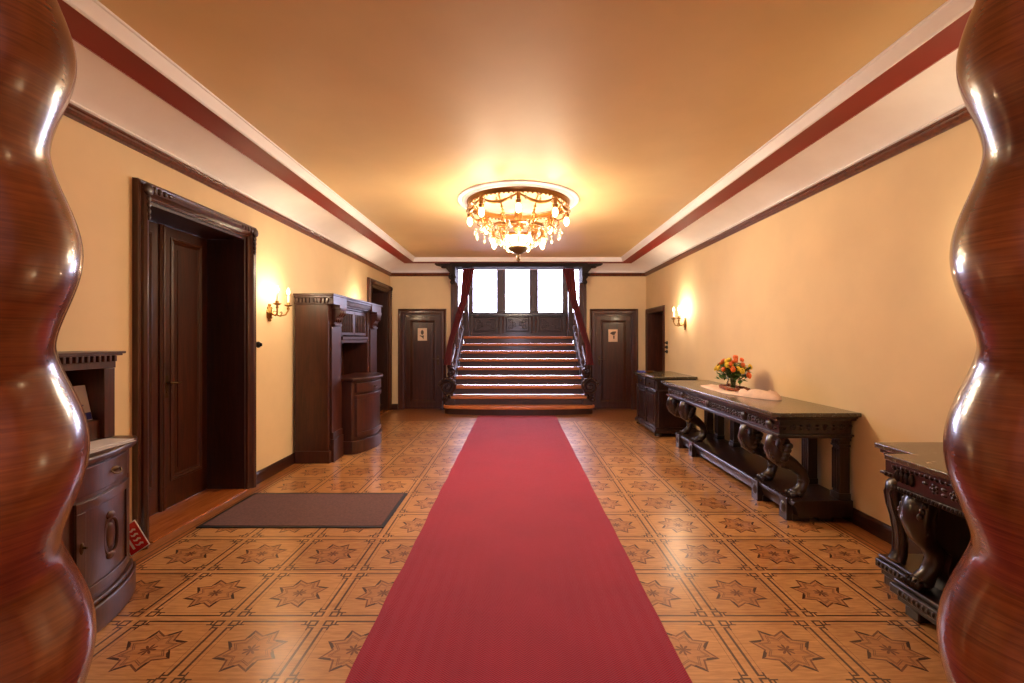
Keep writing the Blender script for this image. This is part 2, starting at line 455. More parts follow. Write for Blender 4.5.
def big_door(n, d, m, label_h=True):
    root = bpy.data.objects.new('door_%d' % n, None); COL.objects.link(root); root.location = m((d[0]+d[1])/2, 0, 0); struct(root)
    g = MB(); g.rectmould(m, d[0], d[1], 0, d[2], prof_big, True); g.build('door_frame', MAT['wood'], root, smooth=30)
    c_ = MB(); acanthus(c_, m, d[0]-.06, d[2]+.06, .06, 1, 1); acanthus(c_, m, d[1]+.06, d[2]+.06, .06, -1, 1)
    c_.build('corner_carving', MAT['dark'], root, smooth=60)
    j = MB(); dp = -.37
    j.mbox(m, d[0]-.001, d[0]+.025, 0, d[2], dp-.06, .001); j.mbox(m, d[1]-.025, d[1]+.001, 0, d[2], dp-.06, .001)
    j.mbox(m, d[0]+.025, d[1]-.025, d[2]-.025, d[2]+.001, dp-.06, .001)
    j.build('jamb_lining', MAT['dark'], root, smooth=30)
    s_ = MB(); s_.mbox(m, d[0]+.025, d[1]-.025, .001, .012, dp-.06, .03); s_.build('sill', MAT['border'], root, smooth=30)
    mid = (d[0]+d[1])/2
    leaf(root, m, d[0]+.027, mid-.012, .014, d[2]-.027, dp, [(d[0]+.11, mid-.11, .25, d[2]-.12)])
    leaf(root, m, mid+.012, d[1]-.027, .014, d[2]-.027, dp, [(mid+.11, d[1]-.11, .25, d[2]-.12)], mid+.055, 1.12)
    a = MB(); q = [(-.03,0),(-.03,.012),(-.018,.022),(-.008,.018),(0,.028),(.008,.018),(.018,.022),(.03,.012),(.03,0)]
    a.loops([[m(mid+u,.014,dp+h) for u,h in q],[m(mid+u,d[2]-.027,dp+h) for u,h in q]]); a.build('astragal', MAT['wood'], root, smooth=30)
    return root
big_door(1, D1, mL); big_door(2, D2, mL)
def small_door(n, d, m, handle_u, hs, prof, dp=-.05, pz=.3):
    root = bpy.data.objects.new('door_%d' % n, None); COL.objects.link(root); root.location = m((d[0]+d[1])/2, 0, 0); struct(root)
    g = MB(); g.rectmould(m, d[0], d[1], 0, d[2], prof, True)
    g.mbox(m, d[0]-.001, d[0]+.015, 0, d[2], dp-.05, .001); g.mbox(m, d[1]-.015, d[1]+.001, 0, d[2], dp-.05, .001); g.mbox(m, d[0]+.015, d[1]-.015, d[2]-.015, d[2]+.001, dp-.05, .001)
    g.build('door_frame', MAT['wood'], root, smooth=30)
    leaf(root, m, d[0]+.017, d[1]-.017, .008, d[2]-.017, dp, [(d[0]+.13, d[1]-.13, .16, d[2]-.13)], handle_u, 1.08, hsgn=hs)
small_door(3, D3, mF, D3[1]-.07, -1, prof_small)
small_door(4, D4, mF, D4[0]+.09, 1, prof_small)
small_door(5, D5, mR, D5[0]+.08, 1, prof_thin, -.32)

# ---------------- door signs
def sign(label, cx, cz, kind):
    r_ = thing('door_sign', label, 'sign', (cx, YF+.04, cz))
    g = MB(); g.box(cx-.10, cx+.10, YF+.045, YF+.052, cz-.135, cz+.135); g.build('sign_plate', MAT['signbeige'], r_, .002)
    k = MB()
    y0, y1 = YF+.040, YF+.046
    def pr(pts): k.prism([(cx+a, cz+b_) for a, b_ in pts], y0, y1, 'y')
    if kind == 0:   # dark head over a leaning stem
        pr([(.03*math.cos(t)*1.05+.0, .042+.052*math.sin(t)) for t in [i*PI/8 for i in range(16)]])
        pr([(-.055,-.015),(-.045,-.022),(.0,-.03),(.035,-.02),(.028,-.1),(.01,-.085),(-.02,-.05),(-.05,-.04)])
    else:           # wide cap over a slim body
        pr([(-.062,.04),(-.05,.062),(-.02,.082),(.03,.09),(.066,.088),(.06,.06),(.042,.035),(.03,.012),(-.005,.01),(-.03,.026)])
        pr([(.0,.0),(.034,-.004),(.03,-.07),(.008,-.075)])
    k.build('silhouette', MAT['ink'], r_, smooth=0)
sign('cream sign with dark oval-headed figure on the door left of the stairs', -2.03, 1.61, 0)
sign('cream sign with wide-hatted figure on the door right of the stairs', 2.08, 1.585, 1)

# ================================================================== STAIRS AND LANDING
RISE, GO, Y1 = .175, .29, 9.02
SXL, SXR = -1.31, 1.40
st = thing('staircase', 'broad wooden staircase with dark risers rising through the opening to the windows', 'stairs', (.045, 9.02, 0))
for i in range(1, 10):
    y = Y1 + GO*(i-1); z = RISE*i
    g = MB(); rs = MB()
    if i == 1:
        def outline(off):
            pts = []
            xa, xb = -1.49-off, 1.585+off
            n = 14
            for k in range(n+1):
                t = k/n; xx = xa+.13 + (xb-xa-.26)*t; yy = 9.02 - off + .16*(2*t-1)**2*1.0
                pts.append((xx, yy))
            pts += [(xb-.04, 9.24-off), (xb, 9.34), (xb-.02, 9.44), (xb-.1, 9.50), (xa+.1, 9.50), (xa+.02, 9.44), (xa, 9.34), (xa+.04, 9.24-off)]
            return pts
        g.prism(outline(0), z-.058, z); o_t = g.build('tread', MAT['tread'], st, .014, smooth=40, seg=3)
        rs.prism(outline(-.04), .0, z-.058); rs.build('riser', MAT['dark'], st, smooth=40)
        continue
    back = y+GO+.02 if i < 9 else 11.9
    e = .02 if i > 2 else .04
    g.box(SXL-e+.02, SXR+e-.02, y, back, z-.055, z); g.build('tread', MAT['tread'], st, .014, smooth=40, seg=3)
    if i == 2:
        rs.box(SXL, SXR, y+.04, y+GO+.05, z-RISE, z-.055)
    else: rs.box(SXL, SXR, y+.04, y+.09, z-RISE, z-.055)
    rs.build('riser', MAT['dark'], st, smooth=0)
LZ = RISE*9
g = MB(); g.box(-2.3, 2.4, 11.9, 13.2, LZ-.1, LZ-.001); g.box(-2.3, SXL-.09, 10.06, 11.9, LZ-.1, LZ-.001); g.box(SXR+.09, 2.4, 10.06, 11.9, LZ-.1, LZ-.001)
struct(g.build('floor_landing', MAT['dark'], smooth=0))
g = MB(); g.box(SXL-.14, SXL-.075, 10.06, 11.9, 0, LZ-.1); g.box(SXR+.075, SXR+.14, 10.06, 11.9, 0, LZ-.1)
g.box(-3.2, SXL-.14, 10.06, 10.12, 0, LZ); g.box(SXR+.14, 3.2, 10.06, 10.12, 0, LZ); g.box(-3.2,-2.1,10.06,10.12,LZ,3.3); g.box(2.2,3.2,10.06,10.12,LZ,3.3)  # unseen panels behind the end-wall doors, added to stop sky light leaking in
struct(g.build('wall_stair', MAT['wall'], smooth=0))
g = MB(); g.box(-2.3, -2.1, 10.05, 13.2, 0, 3.9); struct(g.build('wall_landing_left', MAT['wall'], smooth=0))
g = MB(); g.box(2.2, 2.4, 10.05, 13.2, 0, 3.9); struct(g.build('wall_landing_right', MAT['wall'], smooth=0))
g = MB(); g.box(-2.3, 2.4, 10.05, 13.2, 3.8, 3.9); struct(g.build('ceiling_landing', MAT['white'], smooth=0))
# window wall at y = 13, five lights
WY = 13.0; WB, WT = 2.25, 3.6
W = [(-2.0,-1.44),(-1.245,-.54),(-.33,.385),(.595,1.32),(1.52,2.08)]
g = MB(); xs = [-2.3]+[v for w_ in W for v in w_]+[2.4]
g.box(-2.3, 2.4, WY, 13.2, LZ-.1, WB); g.box(-2.3, 2.4, WY, 13.2, WT, 3.9)
for i in range(0, len(xs), 2): g.box(xs[i], xs[i+1], WY, 13.2, WB, WT)
struct(g.build('wall_window', MAT['dark'], smooth=0))
for n, (a, b_) in enumerate(W):
    root = bpy.data.objects.new('window_%d' % (n+1), None); COL.objects.link(root); root.location = ((a+b_)/2, WY, WB); struct(root)
    f = MB(); mw = lambda u,z,h: (u, WY-h, z)
    f.rectmould(mw, a+.02, b_-.02, WB+.02, WT-.02, [(0,-.08),(0,.02),(.02,.03),(.045,.02),(.045,-.0),(.02,-.0),(.02,-.08)]); f.build('window_frame', MAT['dark'], root, smooth=30)
    p_ = MB(); p_.box(a+.02, b_-.02, WY+.05, WY+.056, WB+.02, WT-.02); p_.build('window_pane', MAT['pane'], root, smooth=0)
# pilasters between the lights, sill and carved wainscot
wn_ = thing('carved_wainscot', 'carved dark wood wainscot below the three tall windows', 'panelling', (.04, WY-.02, LZ))
g = MB(); g.box(-1.42, 1.50, WY-.10, WY-.001, LZ, LZ+.10); g.box(-1.40, 1.48, WY-.05, WY-.001, LZ+.10, WB-.07)
g.build('panel_back', MAT['dark'], wn_, .004)
g = MB(); g.box(-1.42, 1.50, WY-.14, WY-.001, WB-.07, WB-.03)
for k in range(42): g.box(-1.40+k*.07, -1.365+k*.07, WY-.115, WY-.04, WB-.105, WB-.07)
g.build('sill', MAT['black'], wn_, .004)
for x_ in (-1.36, -.435, .49, 1.42):
    for s_ in (-.055, .055) if abs(x_) < 1 else (0,):
        g = MB(); g.lathe((x_+s_, WY-.075, LZ+.1), [(.03,0),(.034,.03),(.02,.05),(.026,.2),(.03,.28),(.018,.36),(.03,.40),(.034,.46)], 10)
        g.build('half_column', MAT['wood'], wn_, smooth=50)
for (a, b_) in W[1:4]:
    g = MB(); mw = lambda u,z,h: (u, WY-.05-h, z); z0, z1 = LZ+.14, WB-.11
    g.rectmould(mw, a+.03, b_-.03, z0, z1, [(0,0),(0,.02),(-.02,.025),(-.03,.0)])
    cx_ = (a+b_)/2; cz_ = (z0+z1)/2
    for s_ in (-1, 1):
        for t_ in (-1, 1):
            g.spiral((cx_+s_*.19, WY-.06, cz_+t_*.075), .075, 1.6, .014, .006, 'xz', 26, s_*t_, PI/2*(1-s_))
        g.spiral((cx_+s_*.09, WY-.062, cz_), .07, 1.4, .014, .006, 'xz', 22, s_, 0)
    g.lathe((cx_, WY-.08, cz_), [(.05,0),(.05,.015),(.03,.03)], 14, 'y')
    g.build('carved_panel', MAT['dark'], wn_, smooth=50)
g = MB()
for x_ in (-.435, .49):
    g.box(x_-.105, x_+.105, WY-.06, WY-.001, WB-.02, WT+.1)
    g.box(x_-.06, x_+.06, WY-.09, WY-.05, WB+.03, WT+.1)
for x_ in (-1.342, 1.42): g.box(x_-.09, x_+.09, WY-.06, WY-.001, WB-.02, WT+.1)
struct(g.build('trim_5', MAT['dark'], bevel=.006))

# landing posts
for x_, side in ((-1.255, 'left'), (1.345, 'right')):
    o = MB(); o.box(x_-.055, x_+.055, 11.42, 11.53, LZ, 3.79); o.box(x_-.075, x_+.075, 11.40, 11.55, LZ, LZ+.14); o.box(x_-.07, x_+.07, 11.405, 11.545, 2.9, 2.96)
    tag(o.build('landing_post', MAT['dark'], bevel=.006, loc=(x_,11.475,LZ)), 'tall dark wooden post at the head of the stairs, %s side' % side, 'post')

# ---------------- balustrades
def balustrade(sx, xc, lab):
    r_ = thing('stair_balustrade', lab, 'railing', (xc, 9.35, 0))
    sl = RISE/GO
    zc = lambda y: RISE + (y-Y1)*sl
    g = MB()
    poly = [(9.52,0.001),(9.86,0.001),(9.86,.3),(11.38,LZ-.3),(11.38,zc(11.3)+.22),(9.7,zc(9.7)+.22),(9.52,zc(9.5)+.12)]
    g.prism(poly, xc-.035, xc+.035, 'x')
    g.tube([(xc, y, zc(y)+.235) for y in (9.55,9.7,10.4,11.38)], [(.055,.022)]*4, 8, up=(1,0,0))
    g.build('string_board', MAT['dark'], r_, .006)
    h = MB(); ys = [9.30, 9.36, 9.46, 9.6, 9.8, 10.4, 11.0, 11.38]; zs = [1.03, 1.08, 1.12, 1.19, zc(9.8)+.72, zc(10.4)+.72, zc(11)+.72, zc(11.38)+.72]
    h.tube([(xc, y, z) for y, z in zip(ys, zs)], [(.05,.03)]*8, 10, up=(1,0,0))
    h.build('handrail', MAT['wood'], r_, smooth=50)
    for k in range(7):
        y = 9.72+k*.25; z0 = zc(y)+.25; H = (zc(y)+.70) - z0 if y > 9.75 else 1.19-z0
        b_ = MB(); b_.lathe((xc, y, z0), [(.035,0),(.035,.05),(.018,.07),(.03,.12),(.045,.2),(.03,.27),(.016,.33),(.026,.36),(.032,.42),(.032,H)], 12)
        b_.build('baluster', MAT['wood'], r_, smooth=50)
    n = MB()
    n.box(xc-.10, xc+.10, 9.28, 9.50, RISE+.001, .30)
    n.lathe((xc, 9.39, .30), [(.085,0),(.06,.03),(.05,.08),(.075,.16),(.07,.3),(.045,.42),(.06,.46),(.07,.5),(.05,.54),(.06,.6),(.075,.66),(.05,.70),(.02,.73)], 16)
    n.build('newel_post', MAT['dark'], r_, .006, smooth=50)
    v = MB()
    v.spiral((xc+sx*.045, 9.27, .55), .165, 2.1, .03, .012, 'xz', 50, sx, PI/2, .05)
    v.lathe((xc+sx*.045, 9.29, .55), [(.165,0),(.165,.02)], 28, 'y')
    v.spiral((xc-sx*.03, 9.25, .86), .085, 1.5, .022, .01, 'xz', 30, -sx, -PI/2, .04)
    v.spiral((xc+sx*.1, 9.25, .30), .07, 1.3, .02, .01, 'xz', 26, sx, PI/2, .04)
    for k in range(9):
        a = PI/2+sx*(k-4)*.33*-1; v.ball((xc+sx*.045+.165*math.cos(a), 9.25, .55+.165*math.sin(a)), (.03,.03,.03), 8, 6)
    v.build('carved_scroll', MAT['dark'], r_, smooth=50)
balustrade(-1, -1.347, 'carved scroll-ended wooden balustrade on the left side of the stairs')
balustrade(1, 1.437, 'carved scroll-ended wooden balustrade on the right side of the stairs')

# ---------------- portal over the stairs: lining, lintel, brackets
g = MB()
g.box(OP[0]-.001, OP[0]+.11, YF-.02, 10.06, 1.3, OP[2]-.02); g.box(OP[1]-.11, OP[1]+.001, YF-.02, 10.06, 1.3, OP[2]-.02)
g.box(OP[0]-.045, OP[0]+.02, YF-.05, YF, 0, 2.86); g.box(OP[1]-.02, OP[1]+.045, YF-.05, YF, 0, 2.86)
struct(g.build('trim_6', MAT['wood'], bevel=.006))
pt = thing('portal_lintel', 'heavy dark carved lintel with brackets above the staircase opening', 'lintel', (.045, 9.7, 2.9))
g = MB(); g.box(-1.30, 1.39, 9.42, 9.86, 3.0, 3.06); 
for k in range(64): g.box(-1.28+k*.0415, -1.258+k*.0415, 9.405, 9.44, 3.008, 3.03)
g.box(-1.36, 1.45, 9.40, 9.86, 3.03, 3.068); g.box(-1.30,1.39,9.41,9.6,2.99,3.004)
g.build('lintel_beam', MAT['lintel'], pt, .006)
for s_, x0 in ((-1, -1.26), (1, 1.35)):
    g = MB(); P = [(0,3.066),(.42,3.066),(.42,3.045),(.34,3.03),(.26,3.02),(.20,2.97),(.14,2.90),(.12,2.87),(.12,2.80),(.09,2.74),(.05,2.70),(.0,2.69)]
    g.prism([(x0+s_*a, b_) for a, b_ in P], 9.45, 9.80, 'y')
    g.spiral((x0+s_*.07, 9.44, 2.80), .07, 1.5, .02, .01, 'xz', 26, s_, 0, .02)
    g.ball((x0+s_*.06, 9.44, 2.68), (.045,.03,.05), 10, 8); g.ball((x0+s_*.22, 9.43, 2.985), (.07,.03,.03), 10, 6)
    g.build('bracket', MAT['lintel'], pt, .004, smooth=40)

# ---------------- curtains
def lerp_keys(keys, t):
    for (t0, v0), (t1, v1) in zip(keys, keys[1:]):
        if t <= t1: return v0+(v1-v0)*(t-t0)/(t1-t0)
    return keys[-1][1]
def curtain(s_, lab):
    # pleated cloth hung behind the lintel, gathered and swept down to the side
    g = MB(); nz, nu = 40, 44; L = []
    mir = (lambda v: v) if s_ < 0 else (lambda v: .09-v)
    for i in range(nz+1):
        t = i/nz; z = 2.99 - 2.0*t
        a = lerp_keys([(0,-1.125),(.34,-1.16),(.6,-1.29),(.8,-1.385),(1,-1.45)], t); b_ = lerp_keys([(0,-.88),(.34,-1.01),(.6,-1.16),(.8,-1.28),(1,-1.30)], t)
        yc = 9.66 - .50*min(1, t*1.15)
        row = []
        for sg, off in ((1, 0), (-1, .008)):
            for k in (range(nu+1) if sg > 0 else range(nu, -1, -1)):
                u = k/nu; fold = math.sin(u*PI*9 + .6*math.sin(t*5))*.028
                row.append((mir(a+(b_-a)*u), yc+fold+off, z))
        L.append(row)
    g.loops(L)
    o = g.build('curtain', MAT['velvet'], smooth=60, loc=(mir(-1.38), 9.2, .99)); tag(o, lab, 'curtain')
curtain(-1, 'wine red curtain swept down to the left of the stair opening')
curtain(1, 'wine red curtain swept down to the right of the stair opening')

# ================================================================== FLOOR COVERINGS
g = MB(); xs_ = [(-.757+.022*i/1) for i in range(1)]
L = []
for i in range(60):
    y = -2.0 + i*(11.03/59); wob = .004*math.sin(i*1.9)+.003*math.sin(i*.7)
    L.append([(-.752+wob, y, .001), (.768+wob*.7, y, .001), (.768+wob*.7, y, .008), (-.752+wob, y, .008)])
g.loops(L)
tag(g.build('carpet_runner', MAT['carpet'], smooth=0, loc=(0,3.5,0)), 'long red herringbone runner leading down the hall to the stairs', 'carpet')
mt = thing('doormat', 'brown doormat with black rubber edge before the left double door', 'mat', (-1.81, 4.08, 0))
g = MB(); g.box(-2.53, -1.09, 3.70, 4.46, .001, .010); g.build('mat_pile', MAT['mat'], mt, .002)
g = MB()
for a in ((-2.56,-2.53,3.67,4.49),(-1.09,-1.06,3.67,4.49),(-2.53,-1.09,3.67,3.70),(-2.53,-1.09,4.46,4.49)): g.box(a[0],a[1],a[2],a[3],.001,.007)
g.build('rubber_border', MAT['rubber'], mt)

# ================================================================== TWISTED COLUMNS
def twisted(sx, lab):
    xc, yc = sx*1.2, 1.0
    r_ = thing('twisted_column', lab, 'column', (xc, yc, 0))
    g = MB(); NZ, NA = 300, 144; z0, z1 = .42, 2.5; L = []
    for i in range(NZ+1):
        z = z0 + (z1-z0)*i/NZ
        rb = .2325-.0255*z; rv = .1735-.0215*z
        row = []
        for k in range(NA):
            a = 2*PI*k/NA
            # winding: one turn every .458 m, mirrored on the right
            asil = math.atan2(-.69, -sx*.72)
            ph = sx*(a-asil) + (z-1.608)/.458*2*PI
            c_ = (.5+.5*math.cos(ph))**.85
            rr_ = rv + (rb-rv)*c_
            row.append((xc+rr_*math.cos(a), yc+rr_*math.sin(a), z))
        L.append(row)
    g.loops(L); g.build('twisted_shaft', MAT['column'], r_, smooth=80)
    b_ = MB(); b_.box(xc-.24, xc+.24, yc-.24, yc+.24, 0, .06); b_.box(xc-.22, xc+.22, yc-.22, yc+.22, .06, .24)
    b_.lathe((xc,yc,.24), [(.22,0),(.24,.03),(.24,.06),(.2,.09),(.21,.12),(.225,.15),(.2,.18)], 40); b_.build('pedestal', MAT['column'], r_, smooth=40)
    c_ = MB(); c_.lathe((xc,yc,2.5), [(.12,0),(.15,.02),(.15,.05),(.13,.08),(.15,.16),(.2,.2)], 40); c_.box(xc-.2,xc+.2,yc-.2,yc+.12,2.70,2.76); c_.build('capital', MAT['column'], r_, smooth=40)
twisted(-1, 'thick polished twisted wooden column at the left edge of view')
twisted(1, 'thick polished twisted wooden column at the right edge of view')

# ================================================================== ANTEROOM (unseen, behind the camera; window and lamps added for fill light)
g = MB()
g.box(-3.2, -1.55, .88, 1.12, 0, 3.3); g.box(1.55, 3.2, .88, 1.12, 0, 3.3); g.box(-1.55, 1.55, .88, 1.12, 2.76, 3.3)
struct(g.build('wall_front', MAT['wall'], smooth=0))
g = MB(); g.box(-3.4, -3.2, -4.2, 1.12, 0, 3.3); struct(g.build('wall_anteroom_left', MAT['antewall'], smooth=0))
g = MB(); g.box(3.2, 3.4, -4.2, 1.12, 0, 3.3); struct(g.build('wall_anteroom_right', MAT['antewall'], smooth=0))
g = MB(); g.box(-3.2, 3.2, -4.0, .9, 3.1, 3.3); struct(g.build('ceiling_anteroom', MAT['white'], smooth=0))
g = MB()
BW = [(-.5,.5)]
g.box(-3.2,3.2,-4.2,-4.0,0,.8); g.box(-3.2,3.2,-4.2,-4.0,2.6,3.3)
xs = [-3.2]+[v for w_ in BW for v in w_]+[3.2]
for i in range(0, len(xs), 2): g.box(xs[i], xs[i+1], -4.2, -4.0, .8, 2.6)
struct(g.build('wall_anteroom_back', MAT['antewall'], smooth=0))
for n, (a, b_) in enumerate(BW):  # unseen window, added to let fill daylight in from behind
    f = MB(); mw = lambda u,z,h: (u, -4.0+h, z)
    f.rectmould(mw, a+.02, b_-.02, .82, 2.58, [(0,-.08),(0,.02),(.03,.03),(.06,.0),(.02,-.0),(.02,-.08)])
    f.box((a+b_)/2-.03, (a+b_)/2+.03, -4.06, -4.01, .82, 2.58)
    struct(f.build('window_%d' % (n+6), MAT['white'], smooth=30))

# ================================================================== CHANDELIER
CX, CY, CH = .02, 5.43, 3.14
ch = thing('chandelier', 'large gilt and crystal chandelier glowing against the ochre ceiling', 'chandelier', (CX, CY, CH-.002))
g = MB(); g.lathe((CX,CY,CH), [(.56,-.001),(.71,-.001),(.712,-.012),(.70,-.02),(.66,-.018),(.64,-.03),(.61,-.03),(.60,-.02),(.55,-.02)], 72, cap=False)
g.build('ceiling_rosette', MAT['white'], ch, smooth=30)
g = MB(); g.lathe((CX,CY,CH), [(.59,-.02),(.605,-.03),(.60,-.055),(.585,-.075),(.565,-.075),(.555,-.05),(.56,-.02)], 72, cap=False)
for k in range(72):
    a = 2*PI*k/72; g.ball((CX+.585*math.cos(a), CY+.585*math.sin(a), CH-.08), .012, 6, 4)
g.build('upper_ring', MAT['gilt'], ch, smooth=40)
NB = 8
for k in range(NB):
    a = 2*PI*k/NB - PI/2; ca, sa = math.cos(a), math.sin(a)
    P = lambda r_, z: (CX+r_*ca, CY+r_*sa, CH+z)
    s_ = MB(); s_.tube([P(.57,-.06), P(.575,-.10), P(.57,-.16)], [.018,.026,.02], 10); s_.lathe(P(.57,-.2), [(.016,0),(.03,.02),(.034,.04),(.02,.05)], 12)
    so = s_.build('lamp_holder', MAT['gilt'], ch, smooth=50)
    b_ = MB(); b_.lathe(P(.57,-.30), [(.002,0),(.022,.015),(.034,.045),(.03,.08),(.018,.105)], 12); b_.build('light_bulb', MAT['bulb'], so, smooth=60)
    # swag to next
    a2 = a + 2*PI/NB; sw = MB(); pts = []; rd = []
    for i in range(15):
        t = i/14; aa = a+(a2-a)*t; pts.append((CX+.58*math.cos(aa), CY+.58*math.sin(aa), CH-.085-.085*math.sin(PI*t))); rd.append(.008+.012*math.sin(PI*t))
    sw.tube(pts, rd, 8); sw.build('swag', MAT['gilt'], ch, smooth=50)
    # scrolled stay from upper ring to lower ring
    am = a + PI/NB; cm_, sm = math.cos(am), math.sin(am); Q = lambda r_, z: (CX+r_*cm_, CY+r_*sm, CH+z)
    s2 = MB(); s2.tube([Q(.56,-.07), Q(.50,-.14), Q(.44,-.24), Q(.42,-.30), Q(.36,-.34), Q(.31,-.33)], [.009]*6, 8)
    s2.tube([Q(.44,-.24), Q(.49,-.28), Q(.50,-.33), Q(.46,-.35), Q(.44,-.32)], [.008,.008,.008,.007,.006], 8)
    for j in range(5): s2.ball(Q(.47-.02*j, -.19-.03*j), (.018,.018,.014), 8, 5)
    s2.build('scroll_arm', MAT['gilt'], ch, smooth=50)
def drop(r_, z, a, s=1.0, par=ch):
    x_, y_ = CX+r_*math.cos(a), CY+r_*math.sin(a)
    g = MB()
    g.ball((x_,y_,z), .010*s, 6, 5); g.lathe((x_,y_,z-.075*s), [(.001,0),(.014*s,.014*s),(.018*s,.03*s),(.008*s,.055*s),(.003*s,.068*s)], 8)
    return g.build('crystal_drop', MAT['crystal'], par, smooth=20)
for k in range(24): drop(.60, CH-.10, 2*PI*(k+.5)/24, .9)
for k in range(16): drop(.50, CH-.36, 2*PI*(k+.5)/16, 1.2)
for k in range(16): drop(.33, CH-.38, 2*PI*k/16, 1.3)
for k in range(10): drop(.20, CH-.47, 2*PI*k/10, 1.0)
g = MB(); g.lathe((CX,CY,CH), [(.30,-.30),(.325,-.305),(.33,-.325),(.315,-.34),(.295,-.335),(.295,-.305)], 56, cap=False)
for k in range(8):
    a = 2*PI*k/8; g.tube([(CX+.31*math.cos(a), CY+.31*math.sin(a), CH-.33),(CX+.27*math.cos(a), CY+.27*math.sin(a), CH-.42),(CX+.16*math.cos(a), CY+.16*math.sin(a), CH-.50),(CX+.10*math.cos(a), CY+.10*math.sin(a), CH-.56)], [.008]*4, 6)
g.build('lower_ring', MAT['gilt'], ch, smooth=40)
for k in range(8):
    a = 2*PI*(k+.5)/8; x_, y_ = CX+.315*math.cos(a), CY+.315*math.sin(a)
    s_ = MB(); s_.lathe((x_,y_,CH-.47), [(.02,0),(.03,.02),(.02,.045),(.01,.07),(.01,.135)], 10); so = s_.build('lamp_holder', MAT['gilt'], ch, smooth=50)
    b_ = MB(); b_.lathe((x_,y_,CH-.55), [(.002,0),(.02,.014),(.028,.04),(.018,.08)], 10); b_.build('light_bulb', MAT['bulb'], so, smooth=60)
g = MB(); g.lathe((CX,CY,CH-.56), [(.06,-.02),(.11,0),(.135,.05),(.14,.10),(.12,.14),(.115,.14),(.13,.10),(.125,.05)], 32, cap=False); g.build('glass_bowl', MAT['opal'], ch, smooth=60)
g = MB(); g.lathe((CX,CY,CH-.72), [(.004,0),(.02,.012),(.024,.03),(.012,.045),(.018,.06),(.022,.075),(.014,.085),(.05,.10),(.10,.13),(.125,.16),(.115,.17),(.06,.165)], 28)
g.build('finial', MAT['oldbrass'], ch, smooth=40)
g = MB(); g.tube([(CX,CY,CH-.01),(CX,CY,CH-.2),(CX,CY,CH-.55)], [.016,.012,.012], 10); g.ball((CX,CY,CH-.18),(.05,.05,.07),14,10); g.ball((CX,CY,CH-.32),(.07,.07,.05),14,10)
for k in range(6):
    a = 2*PI*k/6+.3; g.tube([(CX,CY,CH-.30),(CX+.12*math.cos(a),CY+.12*math.sin(a),CH-.26),(CX+.2*math.cos(a),CY+.2*math.sin(a),CH-.32),(CX+.3*math.cos(a),CY+.3*math.sin(a),CH-.32)], [.008]*4, 6)
g.build('stem', MAT['gilt'], ch, smooth=50)

# ================================================================== SCONCES
def sconce(m, u, z, lab):
    r_ = thing('wall_sconce', lab, 'wall lamp', m(u, z, 0))
    g = MB(); g.lathe((0,0,0), [(.001,.0),(.045,.0),(.05,.008),(.036,.014),(.03,.024),(.012,.03)], 20, 'x', 1.0, 1.85)
    s = 1 if m is mL else -1; o0 = m(u,z,0)
    g.v = [(o0[0]+s*(p_[0]+.0012), o0[1]+p_[1], o0[2]+p_[2]) for p_ in g.v]
    for k in range(10):
        a = 2*PI*k/10; g.ball((o0[0]+s*.012, o0[1]+.047*math.cos(a), o0[2]+.088*math.sin(a)), (.01,.012,.014), 8, 5)
    g.build('backplate', MAT['brass'], r_, smooth=50)
    for d in (-1, 1):
        a = MB(); P = lambda du, dz, h: m(u+d*du, z+dz, h)
        a.tube([P(.0,0,.02), P(.02,-.02,.06), P(.05,-.035,.10), P(.09,-.02,.14), P(.12,.03,.155), P(.12,.075,.155)], [.012,.010,.009,.009,.009,.010], 10)
        a.tube([P(.05,-.035,.10), P(.055,.0,.12), P(.075,.015,.10), P(.07,-.005,.085)], [.006,.006,.005,.004], 8)
        a.ball(P(.12,.05,.155), .016, 10, 8); arm = a.build('arm', MAT['brass'], r_, smooth=50)
        p = MB(); p.lathe(P(.12,.07,.155), [(.01,0),(.03,.008),(.045,.022),(.04,.024),(.018,.014),(.018,.045),(.013,.05)], 20); p.build('drip_pan', MAT['brass'], arm, smooth=50)
        c_ = MB(); c_.lathe(P(.12,.115,.155), [(.0125,0),(.0125,.085),(.010,.09)], 14); c_.build('candle_sleeve', MAT['candle'], arm, smooth=40)
        b_ = MB(); b_.lathe(P(.12,.205,.155), [(.006,0),(.016,.02),(.018,.035),(.01,.06),(.002,.08)], 12); b_.build('flame_bulb', MAT['bulb'], arm, smooth=60)
sconce(mL, 5.05, 1.80, 'lit brass two-candle sconce on the left wall beside the tall cabinet')
sconce(mR, 7.56, 1.76, 'lit brass two-candle sconce on the right wall above the far chest')

sconce(mL, 7.70, 1.80, 'brass sconce on the left wall hidden behind the tall cabinet, its glow showing above it')
sconce(mR, 2.50, 1.80, 'brass sconce on the right wall hidden behind the right twisted column')
# rotary switches
def switch(m, u, z, lab, grp=None):
    s = 1 if m is mL else -1; o0 = m(u,z,0); g = MB()
    g.lathe((o0[0]+(0 if s>0 else 0), u, z), [(.001,s*.001),(.032,s*.001),(.034,s*.012),(.026,s*.026),(.012,s*.03)], 18, 'x')
    g.box(min(o0[0]+s*.026,o0[0]+s*.048), max(o0[0]+s*.026,o0[0]+s*.048), u-.005, u+.005, z-.016, z+.016)
    tag(g.build('light_switch', MAT['iron'], smooth=40, loc=(o0[0],u,z)), lab, 'switch', grp)
switch(mL, 4.83, 1.45, 'round black rotary switch on the left wall beside the big door frame')
for z_, t_ in ((1.44, 'topmost'), (1.36, 'middle'), (1.28, 'lowest')):
    switch(mR, 8.47, z_, 'round black rotary switch beside the right wall doorway, %s of the three' % t_, 'rotary switches on the right wall')

